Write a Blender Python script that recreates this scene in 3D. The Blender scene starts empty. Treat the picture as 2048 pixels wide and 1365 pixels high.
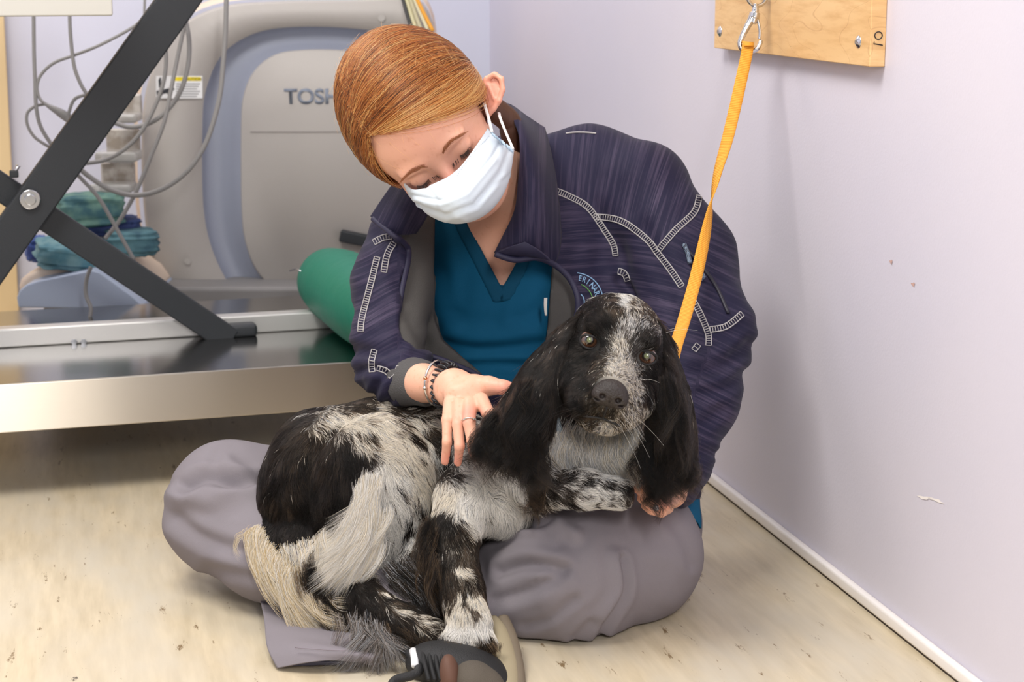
import bpy, bmesh, math, random
import numpy as np
from mathutils import Vector, Matrix
from mathutils.bvhtree import BVHTree
random.seed(7); RNG = np.random.default_rng(7)
SC = bpy.context.scene; COL = SC.collection
# ------------------------------------------------------------------ camera
H = 0.82; PITCH = math.radians(11.1); F = 3800.0
CAMP = np.array([0, 0, H]); FW = np.array([0, math.cos(PITCH), -math.sin(PITCH)])
UP = np.array([0, math.sin(PITCH), math.cos(PITCH)]); RT = np.array([1.0, 0, 0])
cd = bpy.data.cameras.new('camera'); cam = bpy.data.objects.new('camera', cd); COL.objects.link(cam)
cam.location = (0, 0, H); cam.rotation_euler = (math.pi/2 - PITCH, 0, 0)
cd.sensor_width = 36; cd.lens = 36*F/2048; cd.clip_start = .05
cd.dof.use_dof = True; cd.dof.focus_distance = 2.38; cd.dof.aperture_fstop = 9.0
SC.camera = cam
# ------------------------------------------------------------------ world, lights, exposure
w = bpy.data.worlds.new('world'); SC.world = w; w.use_nodes = True
bgn = w.node_tree.nodes['Background']; bgn.inputs[0].default_value = (.93, .96, 1.0, 1); bgn.inputs[1].default_value = .42
def area(name, loc, target, size, power, col, sy=None):
    l = bpy.data.lights.new(name, 'AREA'); l.shape = 'RECTANGLE'; l.size = size; l.size_y = sy or size
    l.energy = power; l.color = col
    o = bpy.data.objects.new(name, l); COL.objects.link(o); o.location = loc
    o.rotation_euler = (Vector(target)-Vector(loc)).to_track_quat('-Z', 'Y').to_euler(); return o
area('ceiling_light', (-.85, 1.5, 2.45), (-.45, 2.1, 0), 1.1, 62, (1, .955, .89))
area('camera_flash', (.28, -.15, 1.35), (0, 2.5, .35), .13, 27, (1, .975, .96), .45)
area('back_fill_light', (-1.3, 4.0, 2.45), (-1.2, 4.0, 0), 1.0, 26, (1, .94, .90))  # unseen fill lamp, added to brighten the far wall and the scanner
SC.view_settings.view_transform = 'Standard'; SC.view_settings.look = 'None'
SC.view_settings.exposure = 0.05; SC.view_settings.gamma = 1.0
try: SC.view_settings.use_curve_mapping = False
except Exception: pass
SC.cycles.use_denoising = True
SC.cycles.max_bounces = 7; SC.cycles.transparent_max_bounces = 8
# ------------------------------------------------------------------ helpers
def P(px, py, d):
    px = np.asarray(px, float); py = np.asarray(py, float); d = np.asarray(d, float)
    u = (px-1024)/F; v = (py-682.5)/F
    return CAMP + d[..., None]*(FW + u[..., None]*RT - v[..., None]*UP)
def proj(p):
    q = np.asarray(p, float)-CAMP; d = q@FW
    return 1024+F*(q@RT)/d, 682.5-F*(q@UP)/d, d
def ray(px, py):
    v = FW + (px-1024)/F*RT - (py-682.5)/F*UP
    return v
def onplane(px, py, o, n):
    v = ray(px, py); o = np.array(o, float); n = np.array(n, float)
    return CAMP + v*((o-CAMP)@n)/(v@n)
def srgb(r, g, b):
    f = lambda c: (c/255/12.92 if c/255 <= .04045 else ((c/255+.055)/1.055)**2.4)
    return (f(r), f(g), f(b), 1)
def mat(name, col, rough=.6, metal=0, spec=.5, bump=None, var=None, **kw):
    """bump=(scale,strength[,stretch]); var=(scale, colour2, lo, hi[,stretch])"""
    m = bpy.data.materials.new(name); m.use_nodes = True; nt = m.node_tree; N = nt.nodes; L = nt.links
    b = N['Principled BSDF']; b.inputs['Base Color'].default_value = col
    b.inputs['Roughness'].default_value = rough; b.inputs['Metallic'].default_value = metal
    b.inputs['Specular IOR Level'].default_value = spec
    for k, v in kw.items(): b.inputs[k.replace('_', ' ')].default_value = v
    tc = N.new('ShaderNodeTexCoord')
    def noise(scale, stretch, detail=4):
        mp = N.new('ShaderNodeMapping'); mp.inputs['Scale'].default_value = stretch or (1, 1, 1)
        L.new(tc.outputs['Object'], mp.inputs[0])
        n = N.new('ShaderNodeTexNoise'); n.inputs['Scale'].default_value = scale; n.inputs['Detail'].default_value = detail
        L.new(mp.outputs[0], n.inputs['Vector']); return n
    if var:
        n = noise(var[0], var[4] if len(var) > 4 else None); r = N.new('ShaderNodeMapRange')
        r.inputs['From Min'].default_value = var[2]; r.inputs['From Max'].default_value = var[3]
        L.new(n.outputs[0], r.inputs[0]); x = N.new('ShaderNodeMix'); x.data_type = 'RGBA'
        x.inputs[6].default_value = col; x.inputs[7].default_value = var[1]
        L.new(r.outputs[0], x.inputs[0]); L.new(x.outputs[2], b.inputs['Base Color'])
    if bump:
        n = noise(bump[0], bump[2] if len(bump) > 2 else None); bp = N.new('ShaderNodeBump')
        bp.inputs['Strength'].default_value = bump[1]; bp.inputs['Distance'].default_value = .002
        L.new(n.outputs[0], bp.inputs['Height']); L.new(bp.outputs[0], b.inputs['Normal'])
    return m
def attr_mat(name, rough=.6, bump=None, spec=.5, attr='Col', sss=0, noise=0):
    m = mat(name, (1, 1, 1, 1), rough, spec=spec, bump=bump); N = m.node_tree.nodes
    a = N.new('ShaderNodeAttribute'); a.attribute_name = attr
    b = N['Principled BSDF']; m.node_tree.links.new(a.outputs['Color'], b.inputs['Base Color'])
    if sss: b.inputs['Subsurface Weight'].default_value = sss; b.inputs['Subsurface Radius'].default_value = (1, .4, .25); b.inputs['Subsurface Scale'].default_value = .006
    return m
def hair_mat(name, rough=.3, radial=.35, attr='Col', ior=1.55, coat=0, lo=None, fac=None):
    m = bpy.data.materials.new(name); m.use_nodes = True; N = m.node_tree.nodes; L = m.node_tree.links
    N.remove(N['Principled BSDF']); h = N.new('ShaderNodeBsdfHairPrincipled'); h.model = 'CHIANG'; h.parametrization = 'COLOR'
    a = N.new('ShaderNodeAttribute'); a.attribute_name = attr; L.new(a.outputs['Color'], h.inputs['Color'])
    h.inputs['Roughness'].default_value = rough; h.inputs['Radial Roughness'].default_value = radial; h.inputs['IOR'].default_value = ior; h.inputs['Coat'].default_value = coat
    h.inputs['Random Roughness'].default_value = .2
    p = N.new('ShaderNodeBsdfPrincipled'); p.inputs['Roughness'].default_value = .45; p.inputs['Specular IOR Level'].default_value = .3; L.new(a.outputs['Color'], p.inputs['Base Color'])
    x = N.new('ShaderNodeMixShader'); L.new(h.outputs[0], x.inputs[1]); L.new(p.outputs[0], x.inputs[2]); L.new(x.outputs[0], N['Material Output'].inputs[0])
    if fac is not None: x.inputs[0].default_value = fac
    else:       # pale strands scatter diffusely, black strands are glassy
        bw = N.new('ShaderNodeRGBToBW'); L.new(a.outputs['Color'], bw.inputs[0]); r = N.new('ShaderNodeMapRange'); r.inputs[1].default_value = .02; r.inputs[2].default_value = .12; r.inputs[3].default_value = .15; r.inputs[4].default_value = .92
        L.new(bw.outputs[0], r.inputs[0]); L.new(r.outputs[0], x.inputs[0])
    return m
def link(name, me, m, parent=None, smooth=True):
    o = bpy.data.objects.new(name, me); COL.objects.link(o)
    if m is not None and not len(me.materials): me.materials.append(m)
    if smooth and isinstance(me, bpy.types.Mesh):
        me.polygons.foreach_set('use_smooth', np.ones(len(me.polygons), bool))
    if parent is not None: o.parent = parent
    return o
def obj(name, V, Fc, m, parent=None, smooth=True):
    me = bpy.data.meshes.new(name); me.from_pydata([tuple(map(float, v)) for v in V], [], [tuple(map(int, f)) for f in Fc]); me.update()
    return link(name, me, m, parent, smooth)
def objnp(name, V, Q, m, parent=None):
    me = bpy.data.meshes.new(name); n = len(Q); k = Q.shape[1]
    me.vertices.add(len(V)); me.vertices.foreach_set('co', np.ascontiguousarray(V, np.float32).ravel())
    me.loops.add(n*k); me.loops.foreach_set('vertex_index', np.ascontiguousarray(Q, np.int32).ravel())
    me.polygons.add(n); me.polygons.foreach_set('loop_start', np.arange(0, n*k, k, dtype=np.int32))
    me.update(calc_edges=True); me.validate()
    return link(name, me, m, parent)
def setcol(o, C, name='Col'):
    a = o.data.attributes.new(name, 'FLOAT_COLOR', 'POINT')
    a.data.foreach_set('color', np.concatenate([C, np.ones((len(C), 1))], 1).astype(np.float32).ravel())
def tag(o, label, cat=None, group=None, kind=None):
    if label: o['label'] = label
    if cat: o['category'] = cat
    if group: o['group'] = group
    if kind: o['kind'] = kind
    return o
def empty(name, loc=(0, 0, 0)):
    o = bpy.data.objects.new(name, None); COL.objects.link(o); o.location = tuple(map(float, loc)); o.empty_display_size = .05
    EMP.append(o); return o
EMP = []
def fix_empties():      # children were built in world space: keep them there under a moved empty
    bpy.context.view_layer.update()
    for e in EMP:
        for c in e.children: c.matrix_parent_inverse = Matrix.Translation(-Vector(e.location))
def bevel(o, wd, seg=2, ang=.6):
    m = o.modifiers.new('b', 'BEVEL'); m.width = wd; m.segments = seg; m.limit_method = 'ANGLE'; m.angle_limit = ang; return o
def box(name, c, sx, sy, sz, m, parent=None, ax=None, bev=.002):
    """ax: three unit axes (rows); c centre"""
    ax = np.eye(3) if ax is None else np.array(ax, float); c = np.array(c, float)
    V = [c+ax[0]*i*sx/2+ax[1]*j*sy/2+ax[2]*k*sz/2 for i in (-1, 1) for j in (-1, 1) for k in (-1, 1)]
    Fc = [(0, 1, 3, 2), (4, 6, 7, 5), (0, 4, 5, 1), (2, 3, 7, 6), (0, 2, 6, 4), (1, 5, 7, 3)]
    o = obj(name, V, Fc, m, parent, smooth=False)
    bm = bmesh.new(); bm.from_mesh(o.data); bmesh.ops.recalc_face_normals(bm, faces=bm.faces); bm.to_mesh(o.data); bm.free()
    if bev: bevel(o, bev); o.data.polygons.foreach_set('use_smooth', np.ones(len(o.data.polygons), bool)); o.modifiers.new('w', 'WEIGHTED_NORMAL')
    return o
def prism(name, pts, vec, m, parent=None, bev=0):
    """pts: world-space planar outline, vec: extrusion"""
    n = len(pts); V = [np.array(p) for p in pts]+[np.array(p)+np.array(vec) for p in pts]
    Fc = [tuple(range(n)), tuple(range(2*n-1, n-1, -1))]+[(i, i+n, (i+1) % n+n, (i+1) % n) for i in range(n)]
    o = obj(name, V, Fc, m, parent, smooth=False)
    bm = bmesh.new(); bm.from_mesh(o.data); bmesh.ops.recalc_face_normals(bm, faces=bm.faces); bm.to_mesh(o.data); bm.free()
    if bev: bevel(o, bev, 3); o.data.polygons.foreach_set('use_smooth', np.ones(len(o.data.polygons), bool)); o.modifiers.new('w', 'WEIGHTED_NORMAL')
    return o
def catmull(pts, n=8, closed=False):
    pts = np.array(pts, float); m = len(pts); out = []
    idx = (lambda i: i % m) if closed else (lambda i: min(max(i, 0), m-1))
    for i in range(m if closed else m-1):
        a, b, c, d = (pts[idx(i+k)] for k in (-1, 0, 1, 2))
        for t in np.arange(n)/n:
            out.append(.5*((2*b)+(c-a)*t+(2*a-5*b+4*c-d)*t*t+(3*b-a-3*c+d)*t**3))
    if not closed: out.append(pts[-1])
    return np.array(out)
def tube_vf(path, r, seg=8, flat=1.0, closed=False, base=0, upv=None):
    path = np.array(path, float); n = len(path); r = np.broadcast_to(np.asarray(r, float), (n,))
    V = []; Fc = []
    T = np.roll(path, -1, 0)-np.roll(path, 1, 0) if closed else np.gradient(path, axis=0)
    T /= np.linalg.norm(T, axis=1)[:, None]+1e-12
    u = np.array(upv, float) if upv is not None else (np.array([0, 0, 1.]) if abs(T[0][2]) < .9 else np.array([1., 0, 0]))
    for i in range(n):
        if upv is not None: u = np.array(upv, float)
        u = u-T[i]*(u@T[i]); u /= np.linalg.norm(u)+1e-12; s = np.cross(T[i], u)
        for k in range(seg):
            a = 2*math.pi*k/seg; V.append(path[i]+(u*math.cos(a)*flat+s*math.sin(a))*r[i])
    for i in range(n if closed else n-1):
        j = (i+1) % n
        for k in range(seg): k2 = (k+1) % seg; Fc.append((base+i*seg+k, base+i*seg+k2, base+j*seg+k2, base+j*seg+k))
    if not closed: Fc.append(tuple(base+k for k in range(seg))[::-1]); Fc.append(tuple(base+(n-1)*seg+k for k in range(seg)))
    return V, Fc
def tube(name, path, r, m, parent=None, **k):
    V, Fc = tube_vf(path, r, **k); return obj(name, V, Fc, m, parent)
def tubes(name, paths, r, m, parent=None, **k):
    V = []; Fc = []
    for p in paths:
        v, f = tube_vf(p, r, base=len(V), **k); V += v; Fc += f
    return obj(name, V, Fc, m, parent)
def patch(name, rows, m, parent=None, thick=.003, sub=2, off=1):
    """rows: grid of (px,py,d) control points -> smooth cloth sheet with thickness"""
    R = np.array(rows, float); a, b = R.shape[:2]; V = P(R[..., 0], R[..., 1], R[..., 2]).reshape(-1, 3)
    Fc = [(i*b+j, i*b+j+1, (i+1)*b+j+1, (i+1)*b+j) for i in range(a-1) for j in range(b-1)]
    o = obj(name, V, Fc, m, parent)
    s = o.modifiers.new('s', 'SUBSURF'); s.levels = s.render_levels = sub; s.boundary_smooth = 'PRESERVE_CORNERS'
    if thick: t = o.modifiers.new('t', 'SOLIDIFY'); t.thickness = thick; t.offset = off
    return o
def evalmesh(o):
    bpy.context.view_layer.update(); dg = bpy.context.evaluated_depsgraph_get(); e = o.evaluated_get(dg)
    me = bpy.data.meshes.new_from_object(e); return me
def bake(o):
    me = evalmesh(o); o.modifiers.clear(); o.data = me
    me.polygons.foreach_set('use_smooth', np.ones(len(me.polygons), bool)); return o
def bvh(o):
    me = evalmesh(o)          # meshes are built in world space
    V = [v.co.copy() for v in me.vertices]; return BVHTree.FromPolygons(V, [tuple(p.vertices) for p in me.polygons])
def hit(T, px, py, off=0.0, default=2.4):
    v = Vector(ray(px, py)).normalized(); loc, n, i, d = T.ray_cast(Vector(CAMP), v)
    if loc is None: return np.array(P(px, py, default)), np.array(-v)
    n = n if n.dot(v) < 0 else -n
    return np.array(loc)+np.array(n)*off, np.array(n)
# ------------------------------------------------------------------ implicit surfaces, meshed on a sparse grid
def smin(a, b, k):
    h = np.clip(.5+.5*(b-a)/k, 0, 1); return b*(1-h)+a*h-k*h*(1-h)
class RC:       # round cone
    def __init__(s, a, b, ra, rb, k): s.a = np.array(a); s.b = np.array(b); s.ra = ra; s.rb = rb; s.k = k; s.c = (s.a+s.b)/2; s.R = np.linalg.norm(s.a-s.b)/2+max(ra, rb)
    def __call__(s, p):
        ab = s.b-s.a; t = np.clip((p-s.a)@ab/(ab@ab+1e-12), 0, 1)
        q = p-s.a-t[:, None]*ab; return np.sqrt((q*q).sum(1))-(s.ra+(s.rb-s.ra)*t)
class EL:       # ellipsoid: axes rows of M
    def __init__(s, c, r, M, k, op=1): s.c = np.array(c); s.r = np.array(r, float); s.M = np.array(M, float); s.k = k; s.R = max(r); s.op = op
    def __call__(s, p):
        q = (p-s.c)@s.M.T; k0 = np.sqrt(((q/s.r)**2).sum(1)); k1 = np.sqrt(((q/s.r**2)**2).sum(1))+1e-9
        return k0*(k0-1)/k1
CM = np.array([RT, UP, -FW])            # camera basis: right, up, towards the camera
def rotm(roll=0, yaw=0, tilt=0):
    """axes in camera basis; roll in image plane (deg, + = counter-clockwise), yaw about up, tilt about right"""
    r, y, t = map(math.radians, (roll, yaw, tilt))
    Rz = np.array([[math.cos(r), -math.sin(r), 0], [math.sin(r), math.cos(r), 0], [0, 0, 1]])
    Ry = np.array([[math.cos(y), 0, math.sin(y)], [0, 1, 0], [-math.sin(y), 0, math.cos(y)]])
    Rx = np.array([[1, 0, 0], [0, math.cos(t), -math.sin(t)], [0, math.sin(t), math.cos(t)]])
    return (Rz@Ry@Rx).T@CM
def cone(a, b, k=20):           # a,b = (px,py,d,rpx)
    d = (a[2]+b[2])/2
    return RC(P(*a[:3]), P(*b[:3]), a[3]*a[2]/F, b[3]*b[2]/F, k*d/F)
def chain(pts, k=20): return [cone(a, b, k) for a, b in zip(pts[:-1], pts[1:])]
def ell(px, py, d, rx, ry, rz, roll=0, yaw=0, tilt=0, k=20, op=1):
    s = d/F; return EL(P(px, py, d), (rx*s, ry*s, rz*s), rotm(roll, yaw, tilt), k*s, op)
class Field:
    def __init__(s, prims, post=None): s.prims = prims; s.post = post
    def __call__(s, p, c=None, R=None):
        out = np.full(len(p), 1.0)
        if c is None: c = p.mean(0); R = np.sqrt(((p-c)**2).sum(1)).max()
        for q in s.prims:
            if np.linalg.norm(q.c-c)-q.R-R > .03+2*q.k: 
                continue
            v = q(p)
            if getattr(q, 'op', 1) < 0: out = -smin(-out, v, q.k)
            else: out = smin(out, v, q.k)
        if s.post: out = s.post(out, p)
        return out
def sdf_mesh(f, lo, hi, h, B=10):
    lo = np.array(lo, float); n = np.ceil((np.array(hi)-lo)/(h*B)).astype(int); NG = n*B+3
    g = np.stack(np.meshgrid(*[np.arange(k) for k in n], indexing='ij'), -1).reshape(-1, 3)
    I = np.stack(np.meshgrid(*[np.arange(B+1)]*3, indexing='ij'), -1).reshape(-1, 3)
    br = h*B*math.sqrt(3)/2; ids = []; pos = []; edges = [[], [], []]; es = [[], [], []]
    key = lambda q: (q[..., 0].astype(np.int64)*NG[1]+q[..., 1])*NG[2]+q[..., 2]
    for b in g:
        c = lo+(b+.5)*h*B
        if abs(f(c[None], c, 0.0)[0]) > br*1.5+.004: continue
        q = b*B+I; v = f(lo+q*h, c, br).reshape((B+1,)*3); s = v < 0
        if s.all() or not s.any(): continue
        # cells
        cnt = np.zeros((B,)*3); acc = np.zeros((B, B, B, 3))
        for ax in range(3):
            sl0 = [slice(None)]*3; sl1 = [slice(None)]*3; sl0[ax] = slice(0, B); sl1[ax] = slice(1, B+1)
            a = v[tuple(sl0)]; bb = v[tuple(sl1)]; ch = (a < 0) != (bb < 0)
            t = np.where(ch, a/(a-bb+1e-20), 0)
            o1, o2 = [k for k in range(3) if k != ax]
            for i in (0, 1):
                for j in (0, 1):
                    z = [slice(None)]*3; z[o1] = slice(i, B+i); z[o2] = slice(j, B+j); z = tuple(z)
                    cz = ch[z]; cnt += cz; acc[..., ax] += np.where(cz, t[z], 0)
                    acc[..., o1] += cz*i; acc[..., o2] += cz*j
            e = np.argwhere(ch)
            ok = (e[:, o1] < B) & (e[:, o2] < B); e = e[ok]
            if len(e): edges[ax].append(b*B+e); es[ax].append(s[e[:, 0], e[:, 1], e[:, 2]])
        a = np.argwhere(cnt > 0)
        if len(a):
            ids.append(key(b*B+a)); cc = cnt[a[:, 0], a[:, 1], a[:, 2]][:, None]
            pos.append(lo+(b*B+a+acc[a[:, 0], a[:, 1], a[:, 2]]/cc)*h)
    ids = np.concatenate(ids); pos = np.concatenate(pos); o = np.argsort(ids); ids = ids[o]; pos = pos[o]
    Q = []
    for ax in range(3):
        if not edges[ax]: continue
        e = np.concatenate(edges[ax]); sg = np.concatenate(es[ax]); o1, o2 = (ax+1) % 3, (ax+2) % 3
        d1 = np.zeros(3, int); d1[o1] = 1; d2 = np.zeros(3, int); d2[o2] = 1
        cs = np.stack([key(e-d1-d2), key(e-d2), key(e), key(e-d1)], 1)
        i = np.searchsorted(ids, cs); i = np.clip(i, 0, len(ids)-1); ok = (ids[i] == cs).all(1)
        i = i[ok]; sg = sg[ok]; i[~sg] = i[~sg][:, ::-1]; Q.append(i)
    Q = np.concatenate(Q); a, b, c = pos[Q[:, 0]], pos[Q[:, 1]], pos[Q[:, 2]]
    if (np.cross(b-a, c-a)*(c-pos.mean(0))).sum() < 0: Q = Q[:, ::-1]
    return pos, Q
def grad(f, p, e=.0008):
    g = np.zeros_like(p); 
    for a in range(3):
        d = np.zeros(3); d[a] = e; g[:, a] = (fchunk(f, p+d)-fchunk(f, p-d))/(2*e)
    return g
def fchunk(f, p, cell=.06):
    k = np.floor(p/cell).astype(int); kk = (k[:, 0]*4096+k[:, 1])*4096+k[:, 2]
    o = np.argsort(kk, kind='stable'); s = kk[o]; cut = np.flatnonzero(np.diff(s))+1; out = np.empty(len(p))
    for g in np.split(o, cut): out[g] = f(p[g])
    return out
def smooth_v(V, Q, it=1, lam=.5):
    E = np.concatenate([Q[:, [i, (i+1) % Q.shape[1]]] for i in range(Q.shape[1])])
    for _ in range(it):
        S = np.zeros_like(V); c = np.zeros(len(V))
        for a in range(3): S[:, a] = np.bincount(E[:, 0], V[E[:, 1], a], len(V))+np.bincount(E[:, 1], V[E[:, 0], a], len(V))
        c = np.bincount(E[:, 0], minlength=len(V))+np.bincount(E[:, 1], minlength=len(V))
        V = V+lam*(S/c[:, None]-V)
    return V
def vnormals(V, Q):
    n = np.cross(V[Q[:, 2]]-V[Q[:, 0]], V[Q[:, 3 if Q.shape[1] > 3 else 1]]-V[Q[:, 1 if Q.shape[1] > 3 else 0]]); N = np.zeros_like(V)
    for i in range(Q.shape[1]):
        for a in range(3): N[:, a] += np.bincount(Q[:, i], n[:, a], len(V))
    return N/(np.linalg.norm(N, axis=1)[:, None]+1e-12)
def fd(py, z=0.0): return (H-z)/(math.sin(PITCH)+(py-682.5)/F*math.cos(PITCH))   # depth at which row py meets height z
def bounds(prims, pad=.02):
    lo = np.min([q.c-q.R for q in prims if getattr(q, 'op', 1) > 0], 0)-pad; hi = np.max([q.c+q.R for q in prims if getattr(q, 'op', 1) > 0], 0)+pad
    return lo, hi
def polydist(px, py, poly):     # signed px distance to a polygon (negative inside)
    poly = np.array(poly, float); p = np.stack([px, py], 1); d = np.full(len(p), 1e9); ins = np.zeros(len(p), bool)
    for a, b in zip(poly, np.roll(poly, -1, 0)):
        e = b-a; w_ = p-a; t = np.clip((w_@e)/(e@e), 0, 1); d = np.minimum(d, ((w_-t[:, None]*e)**2).sum(1))
        c = (a[1] > p[:, 1]) != (b[1] > p[:, 1]); x = a[0]+(p[:, 1]-a[1])*e[0]/(e[1] if e[1] else 1e-9); ins ^= c & (p[:, 0] < x)
    d = np.sqrt(d); return np.where(ins, -d, d)
def linedist(px, py, line):
    poly = np.array(line, float); p = np.stack([px, py], 1); d = np.full(len(p), 1e9)
    for a, b in zip(poly[:-1], poly[1:]):
        e = b-a; w_ = p-a; t = np.clip((w_@e)/(e@e), 0, 1); d = np.minimum(d, ((w_-t[:, None]*e)**2).sum(1))
    return np.sqrt(d)
def vnoise(p, scale, seed=0):   # smooth value noise, -1..1
    q = p*scale; i = np.floor(q).astype(np.int64); f = q-i; f = f*f*(3-2*f); out = np.zeros(len(p))
    for dx in (0, 1):
        for dy in (0, 1):
            for dz in (0, 1):
                hsh = ((i[:, 0]+dx)*73856093) ^ ((i[:, 1]+dy)*19349663) ^ ((i[:, 2]+dz)*83492791) ^ (seed*2654435761)
                hsh = (hsh ^ (hsh >> 13))*1274126177 & 0x7fffffff; hsh = (hsh ^ (hsh >> 16)) & 0xffff
                out += (hsh/32767.5-1)*(f[:, 0] if dx else 1-f[:, 0])*(f[:, 1] if dy else 1-f[:, 1])*(f[:, 2] if dz else 1-f[:, 2])
    return out
def text(name, s, origin, xax, yax, size, m, parent=None, extrude=.0004, sx=1.0, font=None, align='LEFT', shear=0, off=0):
    c = bpy.data.curves.new(name, 'FONT'); c.body = s; c.size = 1; c.extrude = 0; c.align_x = align; c.shear = shear; c.offset = off
    o = bpy.data.objects.new(name+'_tmp', c); COL.objects.link(o); me = evalmesh(o); bpy.data.objects.remove(o)
    xax = np.array(xax)/np.linalg.norm(xax); yax = np.array(yax)/np.linalg.norm(yax); z = np.cross(xax, yax)
    for v in me.vertices: v.co = Vector(np.array(origin)+xax*v.co.x*size*sx+yax*v.co.y*size)
    o = link(name, me, m, parent, smooth=False)
    t = o.modifiers.new('t', 'SOLIDIFY'); t.thickness = extrude; t.offset = 0; return o
def hair_curves(name, paths, radii, cols, m, parent=None):
    """paths (N,K,3), radii (N,K), cols (N,3)"""
    N, K = paths.shape[:2]; c = bpy.data.hair_curves.new(name); c.add_curves([K]*N)
    c.position_data.foreach_set('vector', np.ascontiguousarray(paths, np.float32).ravel()) if hasattr(c, 'position_data') else c.attributes['position'].data.foreach_set('vector', np.ascontiguousarray(paths, np.float32).ravel())
    a = c.attributes.get('radius') or c.attributes.new('radius', 'FLOAT', 'POINT'); a.data.foreach_set('value', radii.astype(np.float32).ravel())
    a = c.attributes.new('Col', 'FLOAT_COLOR', 'CURVE'); a.data.foreach_set('color', np.concatenate([cols, np.ones((N, 1))], 1).astype(np.float32).ravel())
    c.materials.append(m); o = bpy.data.objects.new(name, c); COL.objects.link(o)
    if parent is not None: o.parent = parent
    return o
# ================================================================== THE ROOM
WO = np.array([.53, 2.10, 0]); WT = np.array([-.213, .92, 0]); WT /= np.linalg.norm(WT); WN = np.array([-WT[1], WT[0], 0]); Z = np.array([0, 0, 1.])
def wallp(px, py, off=0): return onplane(px, py, WO+WN*off, WN)
def wp(s, z, off=0): return WO+WT*s+WN*off+Z*z
wall_m = mat('wall_paint', srgb(212, 207, 218), .42, spec=.35, bump=(260, .12), var=(1.3, srgb(205, 202, 216), .35, .65))
back_m = mat('back_wall_paint', srgb(214, 216, 232), .5, spec=.3, bump=(200, .1))
def quad(name, a, b, c, d, m, kind='structure', parent=None):
    o = obj(name, [a, b, c, d], [(0, 1, 2, 3)], m, parent, smooth=False); o['kind'] = kind; return o
quad('wall_right', wp(-2.3, 0), wp(2.587, 0), wp(2.587, 2.6), wp(-2.3, 2.6), wall_m)
cr = wp(2.587, 0); quad('wall_back', cr, cr+WN*3.2, cr+WN*3.2+Z*2.6, cr+Z*2.6, back_m)
# floor, in the wall's own frame so that the streaks of the vinyl run along the wall
fm = bpy.data.materials.new('vinyl_floor'); fm.use_nodes = True; nt = fm.node_tree; N = nt.nodes; L = nt.links; bs = N['Principled BSDF']
bs.inputs['Roughness'].default_value = .33; bs.inputs['Specular IOR Level'].default_value = .45
tc = N.new('ShaderNodeTexCoord')
def fn(scale, st, det=3, rough=.6):
    mp = N.new('ShaderNodeMapping'); mp.inputs['Scale'].default_value = st; L.new(tc.outputs['Object'], mp.inputs[0])
    n = N.new('ShaderNodeTexNoise'); n.inputs['Scale'].default_value = scale; n.inputs['Detail'].default_value = det; n.inputs['Roughness'].default_value = rough; L.new(mp.outputs[0], n.inputs['Vector']); return n
def rng(n, a, b, c=0, d=1):
    r = N.new('ShaderNodeMapRange'); r.inputs[1].default_value = a; r.inputs[2].default_value = b; r.inputs[3].default_value = c; r.inputs[4].default_value = d; L.new(n.outputs[0], r.inputs[0]); return r
def mixc(f, a, b):
    x = N.new('ShaderNodeMix'); x.data_type = 'RGBA'; L.new(f.outputs[0], x.inputs[0])
    for i, c in ((6, a), (7, b)):
        if isinstance(c, tuple): x.inputs[i].default_value = c
        else: L.new(c, x.inputs[i])
    return x.outputs[2]
c = mixc(rng(fn(60, (1, .12, 1)), .35, .7), srgb(208, 193, 165), srgb(188, 173, 145))
c = mixc(rng(fn(9, (1, .35, 1)), .4, .72), c, srgb(198, 189, 171))
c = mixc(rng(fn(48, (1, .2, 1), 5, .78), .62, .67), c, srgb(128, 106, 76))
c = mixc(rng(fn(21, (1, .3, 1), 6, .8), .675, .715), c, srgb(74, 64, 52))
L.new(c, bs.inputs['Base Color'])
fl = obj('floor', [(-3.4, -2.6, 0), (.0, -2.6, 0), (.0, 2.7, 0), (-3.4, 2.7, 0)], [(0, 1, 2, 3)], fm, smooth=False)
fl.location = tuple(WO); fl.rotation_euler = (0, 0, math.atan2(-WN[1], -WN[0])); fl['kind'] = 'structure'
trim_m = mat('trim_white', srgb(236, 230, 226), .35); dark_m = mat('gap_dark', srgb(60, 50, 44), .8)
def wallbox(name, s0, s1, z0, z1, o0, o1, m, parent=None, bev=.002):
    return box(name, wp((s0+s1)/2, (z0+z1)/2, (o0+o1)/2), s1-s0, o1-o0, z1-z0, m, parent, ax=[WT, WN, Z], bev=bev)
b = wallbox('baseboard_right', -2.3, 2.58, .003, .02, 0, .012, trim_m, bev=.004); b['kind'] = 'structure'
b = wallbox('trim_1', -2.3, 2.58, 0, .004, 0, .009, dark_m, bev=0); b['kind'] = 'structure'
# pale door edge at the far left
p1 = onplane(20, 250, cr, WT); dm = mat('cream_door', srgb(222, 196, 150), .5)
b = box('door_1', p1*[1, 1, 0]+WN*.45+WT*-.03+Z*1.05, .9, .04, 2.1, dm, ax=[WN, WT, Z]); b['kind'] = 'structure'
b = box('wall_left', cr+WN*2.6+WT*-1.5+Z*1.3, 3.0, .05, 2.6, back_m, ax=[WT, WN, Z], bev=0); b['kind'] = 'structure'
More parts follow.
